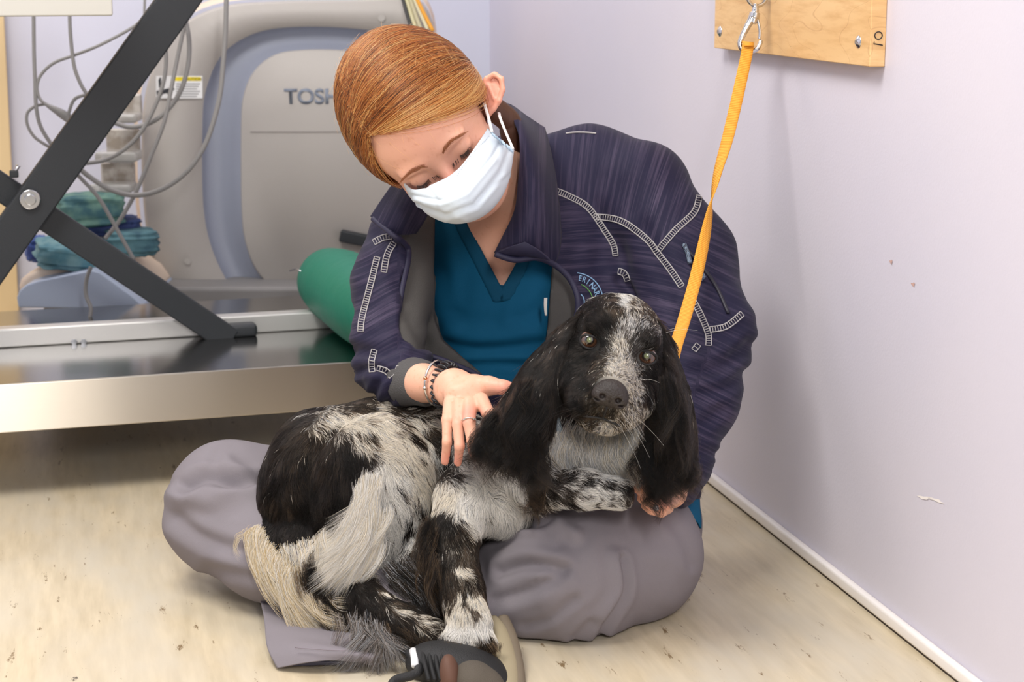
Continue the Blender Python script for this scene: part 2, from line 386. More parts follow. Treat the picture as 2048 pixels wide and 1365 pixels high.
# chips and scuffs in the paint
chip = mat('chipped_plaster', srgb(238, 232, 228), .8); chip2 = mat('small_stain', srgb(196, 160, 150), .8)
def mark(name, px, py, rx, ry, m, rot=0, label=None):
    c0 = wallp(px, py, .0006); k = []
    for i in range(14):
        a = 2*math.pi*i/14; r = 1+.3*math.sin(3*a+px)+.2*math.cos(5*a); x = math.cos(a)*rx*r; y = math.sin(a)*ry*r
        k.append(wallp(px+x*math.cos(rot)-y*math.sin(rot), py+x*math.sin(rot)+y*math.cos(rot), .0008))
    o = obj(name, k, [tuple(range(14))], m, None, smooth=False); o['kind'] = 'structure'; return o
mark('trim_2', 1850, 996, 14, 3, chip, .1); mark('trim_3', 1872, 1001, 16, 2.5, chip, .35)
mark('trim_4', 1826, 569, 3.5, 3.5, chip2); mark('trim_5', 1782, 524, 2.5, 4, chip2)
# ------------------------------------------------------------------ maple board with the tie hook
wood = bpy.data.materials.new('maple_board'); wood.use_nodes = True; nt = wood.node_tree; N = nt.nodes; L = nt.links; bs = N['Principled BSDF']
bs.inputs['Roughness'].default_value = .38; tc = N.new('ShaderNodeTexCoord')
c = mixc(rng(fn(3.2, (1, 1, 3.2), 2, .5), .3, .7), srgb(232, 194, 142), srgb(222, 180, 124))
c = mixc(rng(fn(14, (1, 1, 7), 5, .6), .45, .75), c, srgb(206, 160, 104))
n0 = fn(2.1, (1.2, 1.2, 3.4), 2, .45)
wv = N.new('ShaderNodeMath'); wv.operation = 'PINGPONG'; wv.inputs[1].default_value = .035; L.new(n0.outputs[0], wv.inputs[0])
rr = N.new('ShaderNodeMapRange'); rr.inputs[1].default_value = .0; rr.inputs[2].default_value = .0016; rr.inputs[3].default_value = .45; rr.inputs[4].default_value = 0; L.new(wv.outputs[0], rr.inputs[0])
c = mixc(rr, c, srgb(178, 124, 78))
c = mixc(rng(fn(26, (1, 1, 6), 3, .8), .735, .75), c, srgb(84, 56, 36))
L.new(c, bs.inputs['Base Color'])
s0, s1 = .2925, float((wallp(1428, 97, .021)-WO)@WT)
BD = empty('tie_board', wp((s0+s1)/2, .70, 0))
tag(BD, 'light maple board screwed to the wall, number ten on its end, holding the leash clip', 'board')
bd = wallbox('panel', s0, s1, .70, .98, 0, .021, wood, BD, bev=.0015)
steel = mat('polished_steel', srgb(205, 205, 208), .16, metal=1.0)
def screw(px, py):
    c0 = wallp(px, py, .021); V = []; Fc = []
    prof = [(0, .0042), (.003, .0039), (.0052, .0026), (.0068, .0012), (.0078, .0008), (.0082, 0)]
    for j, (r, h) in enumerate(prof):
        for k in range(20): a = k*math.pi/10; rr_ = r*(.55 if (j < 2 and k % 5 == 0) else 1); V.append(c0+WT*r*math.cos(a)+Z*r*math.sin(a)+WN*(h-(0.0014 if j == 0 else 0)))
    for j in range(len(prof)-1):
        for k in range(20): Fc.append((j*20+k, j*20+(k+1) % 20, (j+1)*20+(k+1) % 20, (j+1)*20+k))
    return obj('screw', V, Fc, steel, BD)
screw(1440, 63); screw(1717, 84)
ink = mat('marker_ink', srgb(32, 24, 28), .6)
# handwritten 10 on the end grain, reading sideways
ee = lambda a, b: wp(s0-.0006, 0, 0)+WN*a+Z*b       # a across the thickness, b height
zc = .70
tube('number_ten', [ee(.0045, zc+.0265), ee(.010, zc+.0275), ee(.0165, zc+.0285), ee(.0155, zc+.031)], .0007, ink, BD, seg=6)
tube('number_ten', [ee(.0105+.0050*math.cos(a), zc+.0385+.0046*math.sin(a)) for a in np.linspace(0, 2*math.pi, 15)[:-1]], .0007, ink, BD, seg=6, closed=True)
# ------------------------------------------------------------------ machine standing against the back wall
mgrey = mat('machine_grey', srgb(170, 165, 160), .5, bump=(900, .15)); mblue = mat('machine_blue_grey', srgb(146, 151, 166), .45, bump=(900, .1))
mbeige = mat('machine_beige_rim', srgb(214, 196, 178), .5); mletter = mat('machine_lettering', srgb(122, 130, 144), .5)
MY = 3.92; MO = (0, MY, 0); MN = (0, -1, 0)
mp = lambda px, py, off=0: onplane(px, py, (0, MY-off, 0), MN)
def resample(pts, n, closed=True):
    p = catmull(pts, 10, closed); p = np.concatenate([p, p[:1]]) if closed else p
    s = np.concatenate([[0], np.cumsum(np.linalg.norm(np.diff(p, axis=0), axis=1))]); t = np.linspace(0, s[-1], n+1)[:-1] if closed else np.linspace(0, s[-1], n)
    return np.stack([np.interp(t, s, p[:, k]) for k in range(2)], 1)
def byangle(pts, n, c):     # loop resampled by angle about c, so that loops pair up
    p = resample(pts, 800); a = np.arctan2(p[:, 1]-c[1], p[:, 0]-c[0]); o = np.argsort(a); a = a[o]; p = p[o]
    t = np.linspace(-math.pi, math.pi, n+1)[:-1]; a3 = np.concatenate([a-2*math.pi, a, a+2*math.pi]); p3 = np.concatenate([p]*3)
    return np.stack([np.interp(t, a3, p3[:, k]) for k in range(2)], 1)
MC = (635, 330); NB = 120
out_ = byangle([(290, 190), (318, 110), (360, 55), (400, 28), (460, 9), (560, 2), (700, 0), (820, -4), (856, 20), (872, 90), (880, 300), (870, 500), (840, 600), (700, 626), (500, 626), (390, 616), (335, 575), (303, 510), (288, 420), (283, 300)], NB, MC)
ring = byangle([(405, 250), (412, 180), (440, 115), (490, 75), (560, 56), (680, 55), (790, 72), (840, 120), (856, 200), (858, 380), (840, 500), (800, 580), (730, 615), (560, 618), (490, 606), (450, 555), (420, 485), (406, 400)], NB, MC)
inn = byangle([(482, 250), (487, 190), (508, 142), (548, 110), (600, 100), (680, 100), (760, 112), (790, 160), (800, 250), (800, 420), (780, 520), (740, 575), (680, 592), (600, 590), (552, 580), (515, 545), (492, 490), (483, 420)], NB, MC)
def loft(name, loops, m, parent, cap=False):
    V = [p for l in loops for p in l]; n = len(loops[0])
    Fc = [(i*n+k, i*n+(k+1) % n, (i+1)*n+(k+1) % n, (i+1)*n+k) for i in range(len(loops)-1) for k in range(n)]
    if cap: Fc.append(tuple(range((len(loops)-1)*n, len(loops)*n)))
    return obj(name, V, Fc, m, parent)
U = empty('ultrasound_machine', (-.41, 4.05, 0)); tag(U, 'large grey medical scanner console with rounded blue-grey recess and partly hidden brand lettering', 'machine')
sc = lambda l, k: np.array(MC)+(l-np.array(MC))*k
L3 = lambda l, off: [mp(x, y, off) for x, y in l]
loft('front_shell', [L3(sc(out_, 1.0), -.05), L3(sc(out_, 1.0), -.012), L3(sc(out_, .985), 0), L3(ring*.98+sc(ring, 1.0)*.02, .004), L3(ring, .002)], mgrey, U)
loft('recess_ring', [L3(ring, .002), L3(ring*.94+inn*.06, -.016), L3(ring*.72+inn*.28, -.032), L3(ring*.45+inn*.55, -.030), L3(ring*.2+inn*.8, -.018), L3(inn, -.006)], mblue, U)
loft('centre_panel', [L3(inn, -.010), L3(inn, .0), L3(sc(inn, .985), .004)], mgrey, U, cap=True)
loft('side_shell', [L3(sc(out_, 1.012)-[4, 2], -.055), L3(sc(out_, 1.03)-[5, 6], -.07), L3(sc(out_, 1.03)-[5, 6], -.34)], mbeige, U)
V = []; 
box('panel_seam', (mp(515, 266, .0045)+mp(720, 262, .0045))/2, .24, .002, .0025, mat('seam_grey', srgb(140, 134, 130), .6), U, bev=0)
text('lettering', 'TOSHIBA', mp(569, 207, .0055), RT, Z, .0425, mletter, U, sx=1.02, off=.028)
for px_, py_ in ((375, 523), (763, 36), (648, 470)):
    a_ = [mp(px_, py_, .0075)+.007*(RT*math.cos(t_)+Z*math.sin(t_)) for t_ in np.linspace(0, 2*math.pi, 20)[:-1]]
    if px_ != 648: obj('screw_cap', a_, [tuple(range(19))], mat('cap_grey', srgb(172, 168, 163), .5), U, smooth=False)
lab = mat('label_white', srgb(222, 222, 222), .5); yel = mat('label_yellow', srgb(226, 205, 30), .5); ink2 = mat('label_print', srgb(40, 42, 50), .6); ink3 = mat('label_text', srgb(128, 128, 130), .6)
mq = lambda n, x0, y0, x1, y1, off, m, par=U: obj(n, [mp(x0, y0, off), mp(x1, y0, off), mp(x1, y1, off), mp(x0, y1, off)], [(0, 1, 2, 3)], m, par, smooth=False)
lb = mq('warning_label', 312, 152, 405, 197, .008, lab); mq('label_stripe', 350, 154, 402, 162, .0084, yel, lb)
text('label_heading', 'CAUTION', mp(366, 161, .0088), RT, Z, .0078, ink2, lb, sx=1.1)
for k in range(6): mq('label_line', 352, 167+k*5, 400-(k % 3)*3, 169+k*5, .0084, ink3, lb)
for pts in ([(320, 155), (322, 155), (322, 172), (326, 172), (326, 176), (318, 176), (317, 160)], [(313, 182), (345, 175), (350, 178), (340, 186), (338, 196), (334, 186), (326, 188), (322, 194), (314, 194)]):
    obj('label_drawing', [mp(x, y, .0086) for x, y in pts], [tuple(range(len(pts)))], ink2, lb, smooth=False)
# base foot with rim
mp2 = lambda px, py: onplane(px, py, (0, 3.60, 0), MN)
bpts = [mp2(*q) for q in ((36, 616), (33, 596), (38, 582), (52, 570), (75, 562), (182, 541), (200, 545), (262, 590), (287, 612), (287, 620))]
prism('base_foot', bpts, (0, .42, 0), mat('base_blue_grey', srgb(168, 180, 200), .4), U, bev=.006)
prism('base_cover', [p+np.array([-.012, .06, .012]) for p in bpts[:7]]+[bpts[7]+np.array([0, .06, .012]), bpts[8]+np.array([0, .06, 0])], (0, .34, 0), mbeige, U, bev=.012)
prism('base_plinth', [*[q+np.array([0, .22, 0]) for q in (mp2(30, 612), mp2(880, 612), mp2(880, 760), mp2(30, 760))]], (0, .25, 0), mat('plinth_grey', srgb(126, 124, 124), .6), U, bev=.01)
for px_, y_ in ((80, 3.86), (860, 3.86)):
    q = mp2(px_, 700); q = np.array([q[0], y_+.1, .04])
    prism('caster', [q+.04*np.array([0, math.cos(t_), math.sin(t_)]) for t_ in np.linspace(0, 2*math.pi, 17)[:-1]], (.03, 0, 0), mat('caster_black', srgb(40, 40, 42), .5), U, bev=.004)
# clear probe holders
clear = mat('clear_plastic', srgb(210, 208, 204), .12, Transmission_Weight=.55, IOR=1.45)
tan_m = mat('holder_tan', srgb(146, 136, 124), .2, var=(30, srgb(186, 180, 172), .4, .6))
for k, (x0, y0, x1, y1) in enumerate(((232, 192, 278, 244), (196, 262, 278, 322), (185, 330, 268, 384))):
    a_ = onplane((x0+x1)/2, (y0+y1)/2, (0, 3.80, 0), MN); s_ = 3.86/F
    box('probe_holder', a_+Z*(y1-y0)*-.32*s_, (x1-x0)*s_, .07, (y1-y0)*.34*s_, clear, U, bev=.006)
    box('holder_bracket', a_+np.array([0, .05, 0]), (x1-x0)*s_*.8, .02, (y1-y0)*s_, tan_m, U, bev=.004)
# yellow cable bundle above the head
cg = empty('cable_bundle', P(828, 10, 3.85)); tag(cg, 'bundle of yellow, cream and black leads hanging at the top corner of the scanner', 'cables')
for k, (pts, cc) in enumerate(((((800, -30), (812, 20), (828, 70)), srgb(60, 60, 60)), (((806, -30), (820, 20), (836, 70)), srgb(205, 198, 160)), (((812, -30), (828, 20), (846, 70)), srgb(190, 182, 150)), (((818, -30), (836, 15), (856, 60)), srgb(214, 208, 176)), (((822, -30), (842, 15), (866, 62)), srgb(228, 160, 50)))):
    tube('lead', catmull([P(x, y, 3.8-k*.004) for x, y in pts], 6), .0042, mat('lead', cc, .5), cg)
# ------------------------------------------------------------------ grey cables
cab = mat('cable_grey', srgb(128, 126, 124), .45)
CB = [([(67, 20), (68, 100), (70, 160), (72, 210), (80, 250), (100, 285), (130, 325), (165, 360), (200, 400), (240, 470), (268, 520)], 3.5, 3.3, 'grey cable dropping from the table top, left one, running behind the black scissor arm'),
      ([(139, 20), (141, 70), (148, 130), (160, 165), (172, 186), (180, 200)], 3.48, 3.2, 'short thick grey cable dropping from the table top, right one'),
      ([(310, 10), (290, 32), (265, 55), (200, 90), (150, 110), (108, 126), (82, 150), (74, 175), (80, 198), (95, 210), (112, 218)], 3.5, 2.6, 'thin grey cable sweeping from behind the black arm and looping left'),
      ([(92, 208), (72, 212), (55, 226), (55, 250), (70, 275), (98, 294)], 3.52, 2.6, 'small thin grey loop of cable at far left'),
      ([(170, 190), (150, 198), (140, 218), (136, 245), (150, 290)], 3.46, 2.8, 'short grey hooked cable beside the black arm'),
      ([(290, -20), (289, 20), (288, 45)], 3.6, 2.2, 'thin pale vertical cable at the top beside the black arm'),
      ([(370, 36), (378, 80), (376, 130), (362, 180), (335, 220), (300, 246), (260, 254), (225, 244)], 3.66, 4.0, 'grey cable curving across the warning label'),
      ([(330, 80), (332, 125), (326, 168), (310, 212), (285, 260), (250, 298), (210, 320), (168, 327)], 3.64, 3.6, 'grey cable curving below the warning label to the holders'),
      ([(371, 40), (355, 115), (342, 180), (328, 245), (302, 312), (286, 352), (268, 392), (240, 440), (210, 478)], 3.62, 3.6, 'grey cable running straight down past the scanner edge to the folded scrubs'),
      ([(453, -20), (451, 60), (447, 120), (440, 190), (425, 250), (405, 300), (372, 345), (325, 378), (272, 391), (222, 380), (182, 356), (156, 335)], 3.6, 4.2, 'thick grey cable hanging in a wide loop over the blue-grey recess'),
      ([(182, 534), (173, 560), (172, 590), (182, 618), (178, 640)], 3.5, 3.4, 'short grey cable end hanging over the pale scanner base')]
for pts, d_, r_, lbl in CB:
    o = tube('cable', catmull([P(x, y, d_) for x, y in pts], 8), 1.2*r_*d_/F, cab, seg=10); tag(o, lbl, 'cable', 'grey cables behind the exam table')
o = tube('ultrasound_probe', catmull([P(x, y, 3.47) for x, y in ((88, 206), (100, 214), (118, 224), (136, 236), (150, 246))], 6), np.interp(np.arange(25), [0, 6, 14, 20, 24], [.002, .0045, .0085, .009, .007]), cab, seg=12)
tag(o, 'grey tapered ultrasound probe hanging on a thin cable left of the black arm', 'probe')
# ------------------------------------------------------------------ exam table: steel base, rails, scissor arms
a18 = math.radians(18); AX = np.array([math.cos(a18), math.sin(a18), 0]); AY = np.array([-math.sin(a18), math.cos(a18), 0])
brushed = mat('brushed_steel', srgb(208, 199, 186), .36, metal=1.0, bump=(60, .035, (.02, .02, 14))); 
nt = brushed.node_tree; bp_ = nt.nodes['Principled BSDF']; bp_.inputs['Anisotropic'].default_value = .92; bp_.inputs['Anisotropic Rotation'].default_value = 0.0; tg_ = nt.nodes.new('ShaderNodeCombineXYZ'); tg_.inputs[2].default_value = 1.0; nt.links.new(tg_.outputs[0], bp_.inputs['Tangent'])
brushed2 = mat('satin_steel_top', srgb(160, 158, 156), .16, metal=1.0, bump=(30, .06, (.2, 6, 1)))
painted = mat('arm_black', srgb(40, 43, 47), .5, bump=(700, .3), spec=.4); railm = mat('rail_aluminium', srgb(205, 203, 200), .4, metal=.7)
TF = P(0, 770, 2.93); TF[2] = .19
tp = lambda a, b, z: TF*[1, 1, 0]+AX*a+AY*b+Z*z      # along, back, height
T = empty('exam_table', tp(.3, .35, 0)); tag(T, 'stainless steel veterinary exam table with black scissor lift arms behind the person', 'table')
def tbox(n, a0, a1, b0, b1, z0, z1, m, bev=.003): return box(n, tp((a0+a1)/2, (b0+b1)/2, (z0+z1)/2), a1-a0, b1-b0, z1-z0, m, T, ax=[AX, AY, Z], bev=bev)
tbox('base_tray', -.6, .74, 0, .66, .116, .19, brushed2, .004)
tbox('front_skirt', -.6, .74, -.006, .0, .114, .191, brushed, .002)
tbox('rail', -.6, .72, .295, .33, .19, .222, railm)
for a_ in (-.5, .66): 
    for b_ in (.1, .52): tbox('base_foot', a_-.03, a_+.03, b_-.03, b_+.03, 0, .118, painted)
for px_ in (148, 167):
    q = onplane(px_, 684, tp(0, .294, 0), AY); prism('rail_bolt', [q+.0058*(AX*math.cos(t_)+Z*math.sin(t_)) for t_ in np.linspace(0, 2*math.pi, 7)[:-1]], -AY*.004, steel, T, bev=.0008)
def arm(n, p0, p1, wpx, off, th=.022):
    a_ = onplane(*p0, tp(0, off, 0), AY); b_ = onplane(*p1, tp(0, off, 0), AY); dd = b_-a_; ln = np.linalg.norm(dd); dd /= ln
    wd = wpx*proj(a_)[2]/F; o = box(n, (a_+b_)/2, ln, th, wd, painted, T, ax=[dd, AY, np.cross(dd, AY)], bev=.0035); return o
arm('scissor_arm', (440, -117), (-118, 667), 77, .235); arm('scissor_arm', (-520, 26), (462, 682), 58, .275)
q = onplane(60, 399, tp(0, .22, 0), AY)
for r_, h_, m_ in ((.0165, .004, steel), (.0095, .009, steel)):
    prism('pivot_bolt', [q+r_*(AX*math.cos(t_)+Z*math.sin(t_)) for t_ in np.linspace(0, 2*math.pi, 33)[:-1]], -AY*h_, m_, T, bev=.0015)
q = onplane(482, 658, tp(0, .29, 0), AY); box('arm_foot', q, .05, .05, .022, painted, T, ax=[AX, AY, Z], bev=.006)
q0 = onplane(28, 348, tp(0, .25, 0), AY); box('latch_block', q0, .014, .012, .012, painted, T, ax=[AX, AY, Z]); tube('latch_lever', [q0, q0+AX*.008+Z*.014], [.002, .004], steel, T)
topm = mat('table_top_ivory', srgb(196, 194, 186), .4)
q = onplane(222, 31, tp(0, .1, 0), AY); s_ = proj(q)[2]/F
box('table_top', q+AX*(-.35)+AY*.12+Z*.05, .70, .30, .10, topm, T, ax=[AX, AY, Z], bev=.003)
box('table_edge_cap', q+AX*.004+AY*.1+Z*.07, .008, .2, .09, mat('edge_cap_slate', srgb(90, 108, 120), .5), T, ax=[AX, AY, Z])
# ------------------------------------------------------------------ folded scrubs on the scanner base
def cloth_blob(name, px, py, d, rx, ry, rz, col, col2, label, roll=0, seed=1, par=None):
    c0 = P(px, py, d); s_ = d/F; M = rotm(roll, 18, 12); r = np.array([rx, ry, rz])*s_
    n1, n2 = 72, 48; V = []
    for i in range(n2+1):
        for k in range(n1):
            th = math.pi*i/n2; ph = 2*math.pi*k/n1
            v = np.array([math.sin(th)*math.cos(ph), math.cos(th), math.sin(th)*math.sin(ph)])
            v = np.sign(v)*np.abs(v)**.42; v /= max(1e-6, (np.abs(v)**5).sum()**.2)
            V.append(v)
    V = np.array(V); nz = vnoise(V*[2, 5, 2]+seed*7.3, 1.0, seed)*.10+vnoise(V*[5, 3, 5]+seed, 1.3, seed)*.05
    lay = .05*np.sin(V[:, 1]*13+seed)
    V2 = V*(1+nz+lay)[:, None]*r; V2 = V2@M+c0
    Fc = [(i*n1+k, i*n1+(k+1) % n1, (i+1)*n1+(k+1) % n1, (i+1)*n1+k) for i in range(n2) for k in range(n1)]
    m = mat('scrub_cloth', col, .85, var=(30, col2, .4, .62), bump=(60, .4))
    o = obj(name, V2, Fc, m, par); 
    if label: tag(o, label, 'folded scrubs', 'folded scrubs stacked on the scanner base')
    return o
cloth_blob('folded_scrubs', 140, 508, 3.72, 66, 26, 60, srgb(112, 148, 154), srgb(78, 124, 138), 'pale teal folded scrubs lying lowest in front on the scanner base', -6, 1)
cloth_blob('folded_scrubs', 262, 484, 3.80, 52, 25, 50, srgb(84, 122, 130), srgb(56, 90, 104), 'teal folded scrubs lying beside the scanner housing', 4, 2)
cloth_blob('folded_scrubs', 72, 497, 3.82, 20, 24, 40, srgb(70, 96, 158), srgb(46, 62, 120), 'blue folded scrubs peeking out at the left end', 0, 3)
cloth_blob('folded_scrubs', 215, 452, 3.84, 62, 18, 50, srgb(58, 74, 122), srgb(40, 54, 98), 'dark blue folded scrubs in the middle of the pile', 3, 4)
cloth_blob('folded_scrubs', 180, 418, 3.80, 66, 34, 52, srgb(100, 134, 122), srgb(58, 96, 104), 'green teal folded scrubs on top of the pile', 6, 5)
# ------------------------------------------------------------------ green bolster and the dark tray edge beside it
gm = mat('green_vinyl', srgb(16, 110, 88), .5, bump=(18, 1.0, (1, 1, 1)), spec=.3)
pt = catmull([P(*q) for q in ((648, 556, 3.50), (690, 580, 3.36), (735, 612, 3.22), (790, 640, 3.10), (815, 652, 3.05))], 6)
rad = np.interp(np.linspace(0, 1, len(pt)), [0, .03, .08, .2, .6, .93, 1], [.006, .040, .060, .068, .070, .062, .01])
o = tube('bolster_cushion', pt, rad, gm, seg=36); tag(o, 'dark green rolled bolster cushion lying on the steel base behind the person', 'cushion')
box('side_bracket', mp(716, 478, .012), .075, .028, .024, painted, U, ax=[[.98, 0, -.2], [0, 1, 0], [.2, 0, .98]], bev=.003)
tube('hook_wire', [P(580, 542, 3.55), P(592, 538, 3.5), P(602, 543, 3.42)], .0015, steel, U)
# ================================================================== THE PERSON
PER = empty('person', P(1080, 1100, 2.6)*[1, 1, 0]); tag(PER, 'person with red hair and white mask in a navy jacket, sitting cross-legged holding the dog', 'person')
skin = attr_mat('skin', .48, bump=(500, .12), sss=.12)
def clamp(a, b, x): t = np.clip((x-a)/(b-a), 0, 1); return t*t*(3-2*t)
# head frame in camera axes
hx = np.array([.79, .575, .2]); hx /= np.linalg.norm(hx); hf = np.array([.2, -.56, .80]); hf -= hx*(hf@hx); hf /= np.linalg.norm(hf); hu = np.cross(hf, hx)
HM = np.array([hx, hf, hu])@CM; HO = P(883, 327, 2.37)-HM[1]*.082
hl = lambda x, y, z: HO+np.array([x, y, z])@HM
hE = lambda c, r, k, op=1, M=None: EL(hl(*c), r, HM if M is None else M, k, op)
hR = lambda a, b, ra, rb, k: RC(hl(*a), hl(*b), ra, rb, k)
head = [hE((0, -.012, .03), (.076, .100, .092), .02), hE((0, .028, -.028), (.062, .060, .085), .03), hE((0, .046, .042), (.062, .044, .048), .03), hE((0, .040, -.085), (.040, .040, .033), .03),
        hE((.036, .055, -.034), (.027, .025, .028), .02), hE((-.036, .055, -.034), (.027, .025, .028), .02),
        hE((.028, .086, .021), (.022, .009, .007), .012), hE((-.028, .086, .021), (.022, .009, .007), .012),
        hE((.033, .104, .003), (.017, .014, .011), .010, -1), hE((-.033, .104, .003), (.017, .014, .011), .010, -1),
        hE((.032, .0795, .001), (.0150, .0125, .0115), .0035), hE((-.032, .0795, .001), (.0150, .0125, .0115), .0035),
        hR((0, .088, .008), (0, .113, -.040), .007, .0125, .010), hE((.011, .100, -.043), (.008, .009, .007), .006), hE((-.011, .100, -.043), (.008, .009, .007), .006),
        hE((0, .092, -.070), (.022, .009, .005), .005), hE((0, .090, -.080), (.018, .009, .006), .005)]
# ear facing the camera, placed where the photograph shows it
def ear_prims(sx, c, ax, ay, az):
    el = lambda q: c+ax*q[0]+ay*q[1]+az*q[2]; out = []
    rim = [(-.010, -.012, .002), (-.0135, .004, .003), (-.009, .019, .004), (.001, .0265, .005), (.0115, .022, .005), (.0155, .009, .004), (.0135, -.006, .003), (.008, -.017, .002), (.000, -.0255, .001), (-.006, -.0215, 0)]
    M = np.array([ax, ay, az]); out.append(EL(el((0, 0, -.003)), (.0135, .025, .005), M, .004))
    for a, b in zip(rim[:-1], rim[1:]): out.append(RC(el(a), el(b), .0036, .0036, .0025))
    out.append(EL(el((-.001, -.022, .001)), (.0075, .0085, .0042), M, .004)); out.append(RC(el((-.004, .012, .003)), el((.006, -.004, .003)), .0032, .003, .003))
    out.append(EL(el((-.003, -.006, .006)), (.0055, .008, .005), M, .003, -1)); return out
ec = P(982, 190, 2.435); ea = np.array([.93, -.20, .3]); eb = np.array([-.25, .93, -.1]); ea /= np.linalg.norm(ea); eb -= ea*(ea@eb); eb /= np.linalg.norm(eb); en = np.cross(ea, eb)
ears = ear_prims(1, ec, ea@CM, eb@CM, en@CM)
m2 = hl(-.079, -.012, -.012); ears += ear_prims(-1, m2, -HM[1], HM[2], -HM[0])
neck = [RC(hl(0, -.012, -.055), P(1015, 380, 2.60), .050, .048, .03), RC(P(1015, 370, 2.61), P(1015, 450, 2.66), .048, .055, .03)]
# volumes shared by the body and the clothes that follow it
sp = [ell(1030, 600, 2.69, 216, 285, 160, k=60), ell(1060, 850, 2.74, 200, 190, 150, k=60)]+chain([(850, 450, 2.66, 84), (1000, 385, 2.70, 92), (1180, 352, 2.71, 90), (1280, 380, 2.68, 94)], 50)
trunk = [ell(1040, 600, 2.70, 218, 300, 178, k=60), ell(1075, 850, 2.76, 215, 190, 165, k=60), ell(1235, 690, 2.69, 130, 250, 125, k=40), ell(878, 610, 2.645, 108, 190, 100, k=40)]+sp[2:]
slL = chain([(1280, 388, 2.67, 97), (1365, 520, 2.63, 103), (1404, 670, 2.58, 100), (1385, 800, 2.52, 88), (1350, 930, 2.46, 62), (1345, 968, 2.43, 54)], 25)+[ell(1368, 936, 2.475, 50, 46, 40, k=15), ell(1352, 985, 2.53, 50, 30, 50, k=20), ell(1452, 640, 2.57, 50, 60, 60, k=30)]
slR = chain([(835, 465, 2.64, 86), (795, 570, 2.59, 88), (786, 680, 2.53, 78), (795, 745, 2.485, 60), (812, 762, 2.465, 50)], 25)+[ell(748, 740, 2.51, 42, 42, 40, k=20)]
tr = chain([(1100, 1000, 2.77, 130), (1270, 1052, 2.60, 128), (1262, 1108, 2.46, 138), (1130, 1150, 2.40, 142), (1040, 1165, 2.42, 100), (965, 1235, 2.38, 62)], 35)+[ell(1180, 1210, 2.40, 90, 84, 84, roll=20, k=20), ell(1060, 1190, 2.38, 90, 92, 80, k=20), ell(1110, 1085, 2.42, 110, 76, 90, k=30)]
tl_ = chain([(1000, 1010, 2.74, 125), (640, 1010, 2.60, 112), (455, 1000, 2.57, 112), (447, 1030, 2.55, 112), (540, 1105, 2.48, 100), (640, 1160, 2.42, 88), (820, 1235, 2.36, 66)], 30)
def shrink(prims, m):
    out = []
    for q in prims:
        if isinstance(q, RC): out.append(RC(q.a, q.b, max(q.ra-m, .012), max(q.rb-m, .012), q.k))
        else: out.append(EL(q.c, np.maximum(q.r-m, .012), q.M, q.k))
    return out
body = head+ears+neck+shrink(sp, .034)+shrink(slL[:5], .026)+shrink(slR[:4], .042)+shrink(tr[:5], .024)+shrink(tl_, .022)
body += [cone((795, 745, 2.475, 30), (845, 766, 2.432, 34)), cone((845, 766, 2.432, 36), (900, 778, 2.385, 34)), cone((1350, 930, 2.46, 36), (1342, 985, 2.385, 33))]
def finger(pts, k=3): return chain(pts, k)
# hand resting on the dog: palm, four fingers, thumb
hand_r = [ell(912, 780, 2.368, 46, 42, 24, roll=-40, k=16), ell(930, 796, 2.350, 44, 30, 19, roll=-20, k=14), ell(948, 778, 2.356, 30, 30, 19, k=14)]
hand_r += finger([(900, 806, 2.345, 14), (894, 840, 2.325, 11), (894, 885, 2.315, 10), (890, 924, 2.328, 8.5)], 4)
hand_r += finger([(918, 810, 2.335, 15), (916, 850, 2.312, 12), (919, 893, 2.303, 10.5), (916, 926, 2.318, 8.5)], 4)
hand_r += finger([(940, 808, 2.330, 15.5), (938, 845, 2.298, 13), (944, 880, 2.292, 11.5), (946, 908, 2.306, 9)], 4)
hand_r += finger([(962, 800, 2.332, 15.5), (976, 826, 2.310, 13.5), (990, 848, 2.315, 11.5), (1003, 862, 2.33, 9)], 4)
hand_r += finger([(945, 772, 2.362, 21), (978, 772, 2.352, 19.5), (1006, 775, 2.344, 15), (1038, 780, 2.346, 11)], 5)
hand_l = [ell(1322, 985, 2.375, 38, 36, 22, roll=20, k=12)]
hand_l += finger([(1338, 966, 2.36, 14), (1322, 956, 2.325, 13.5), (1298, 958, 2.31, 12.5), (1280, 962, 2.325, 10)])
hand_l += finger([(1348, 982, 2.365, 14.5), (1331, 985, 2.315, 14.5), (1300, 984, 2.300, 13), (1276, 978, 2.318, 11)])
hand_l += finger([(1346, 1000, 2.365, 14), (1330, 1008, 2.318, 14), (1306, 1006, 2.303, 12.5), (1284, 998, 2.32, 10.5)])
hand_l += finger([(1336, 1016, 2.365, 12.5), (1322, 1024, 2.325, 12), (1303, 1020, 2.312, 10.5), (1290, 1012, 2.325, 9)])
hand_l += finger([(1330, 960, 2.37, 15), (1305, 942, 2.355, 13), (1282, 945, 2.345, 10.5)])
body += hand_r+hand_l
bf = Field(body); lo, hi = bounds(body); lo[2] = max(lo[2], -.002)
V, Q = sdf_mesh(bf, lo, hi, .0026); V = smooth_v(V, Q, 1, .5)
BODY = objnp('body', V, Q, skin, PER)
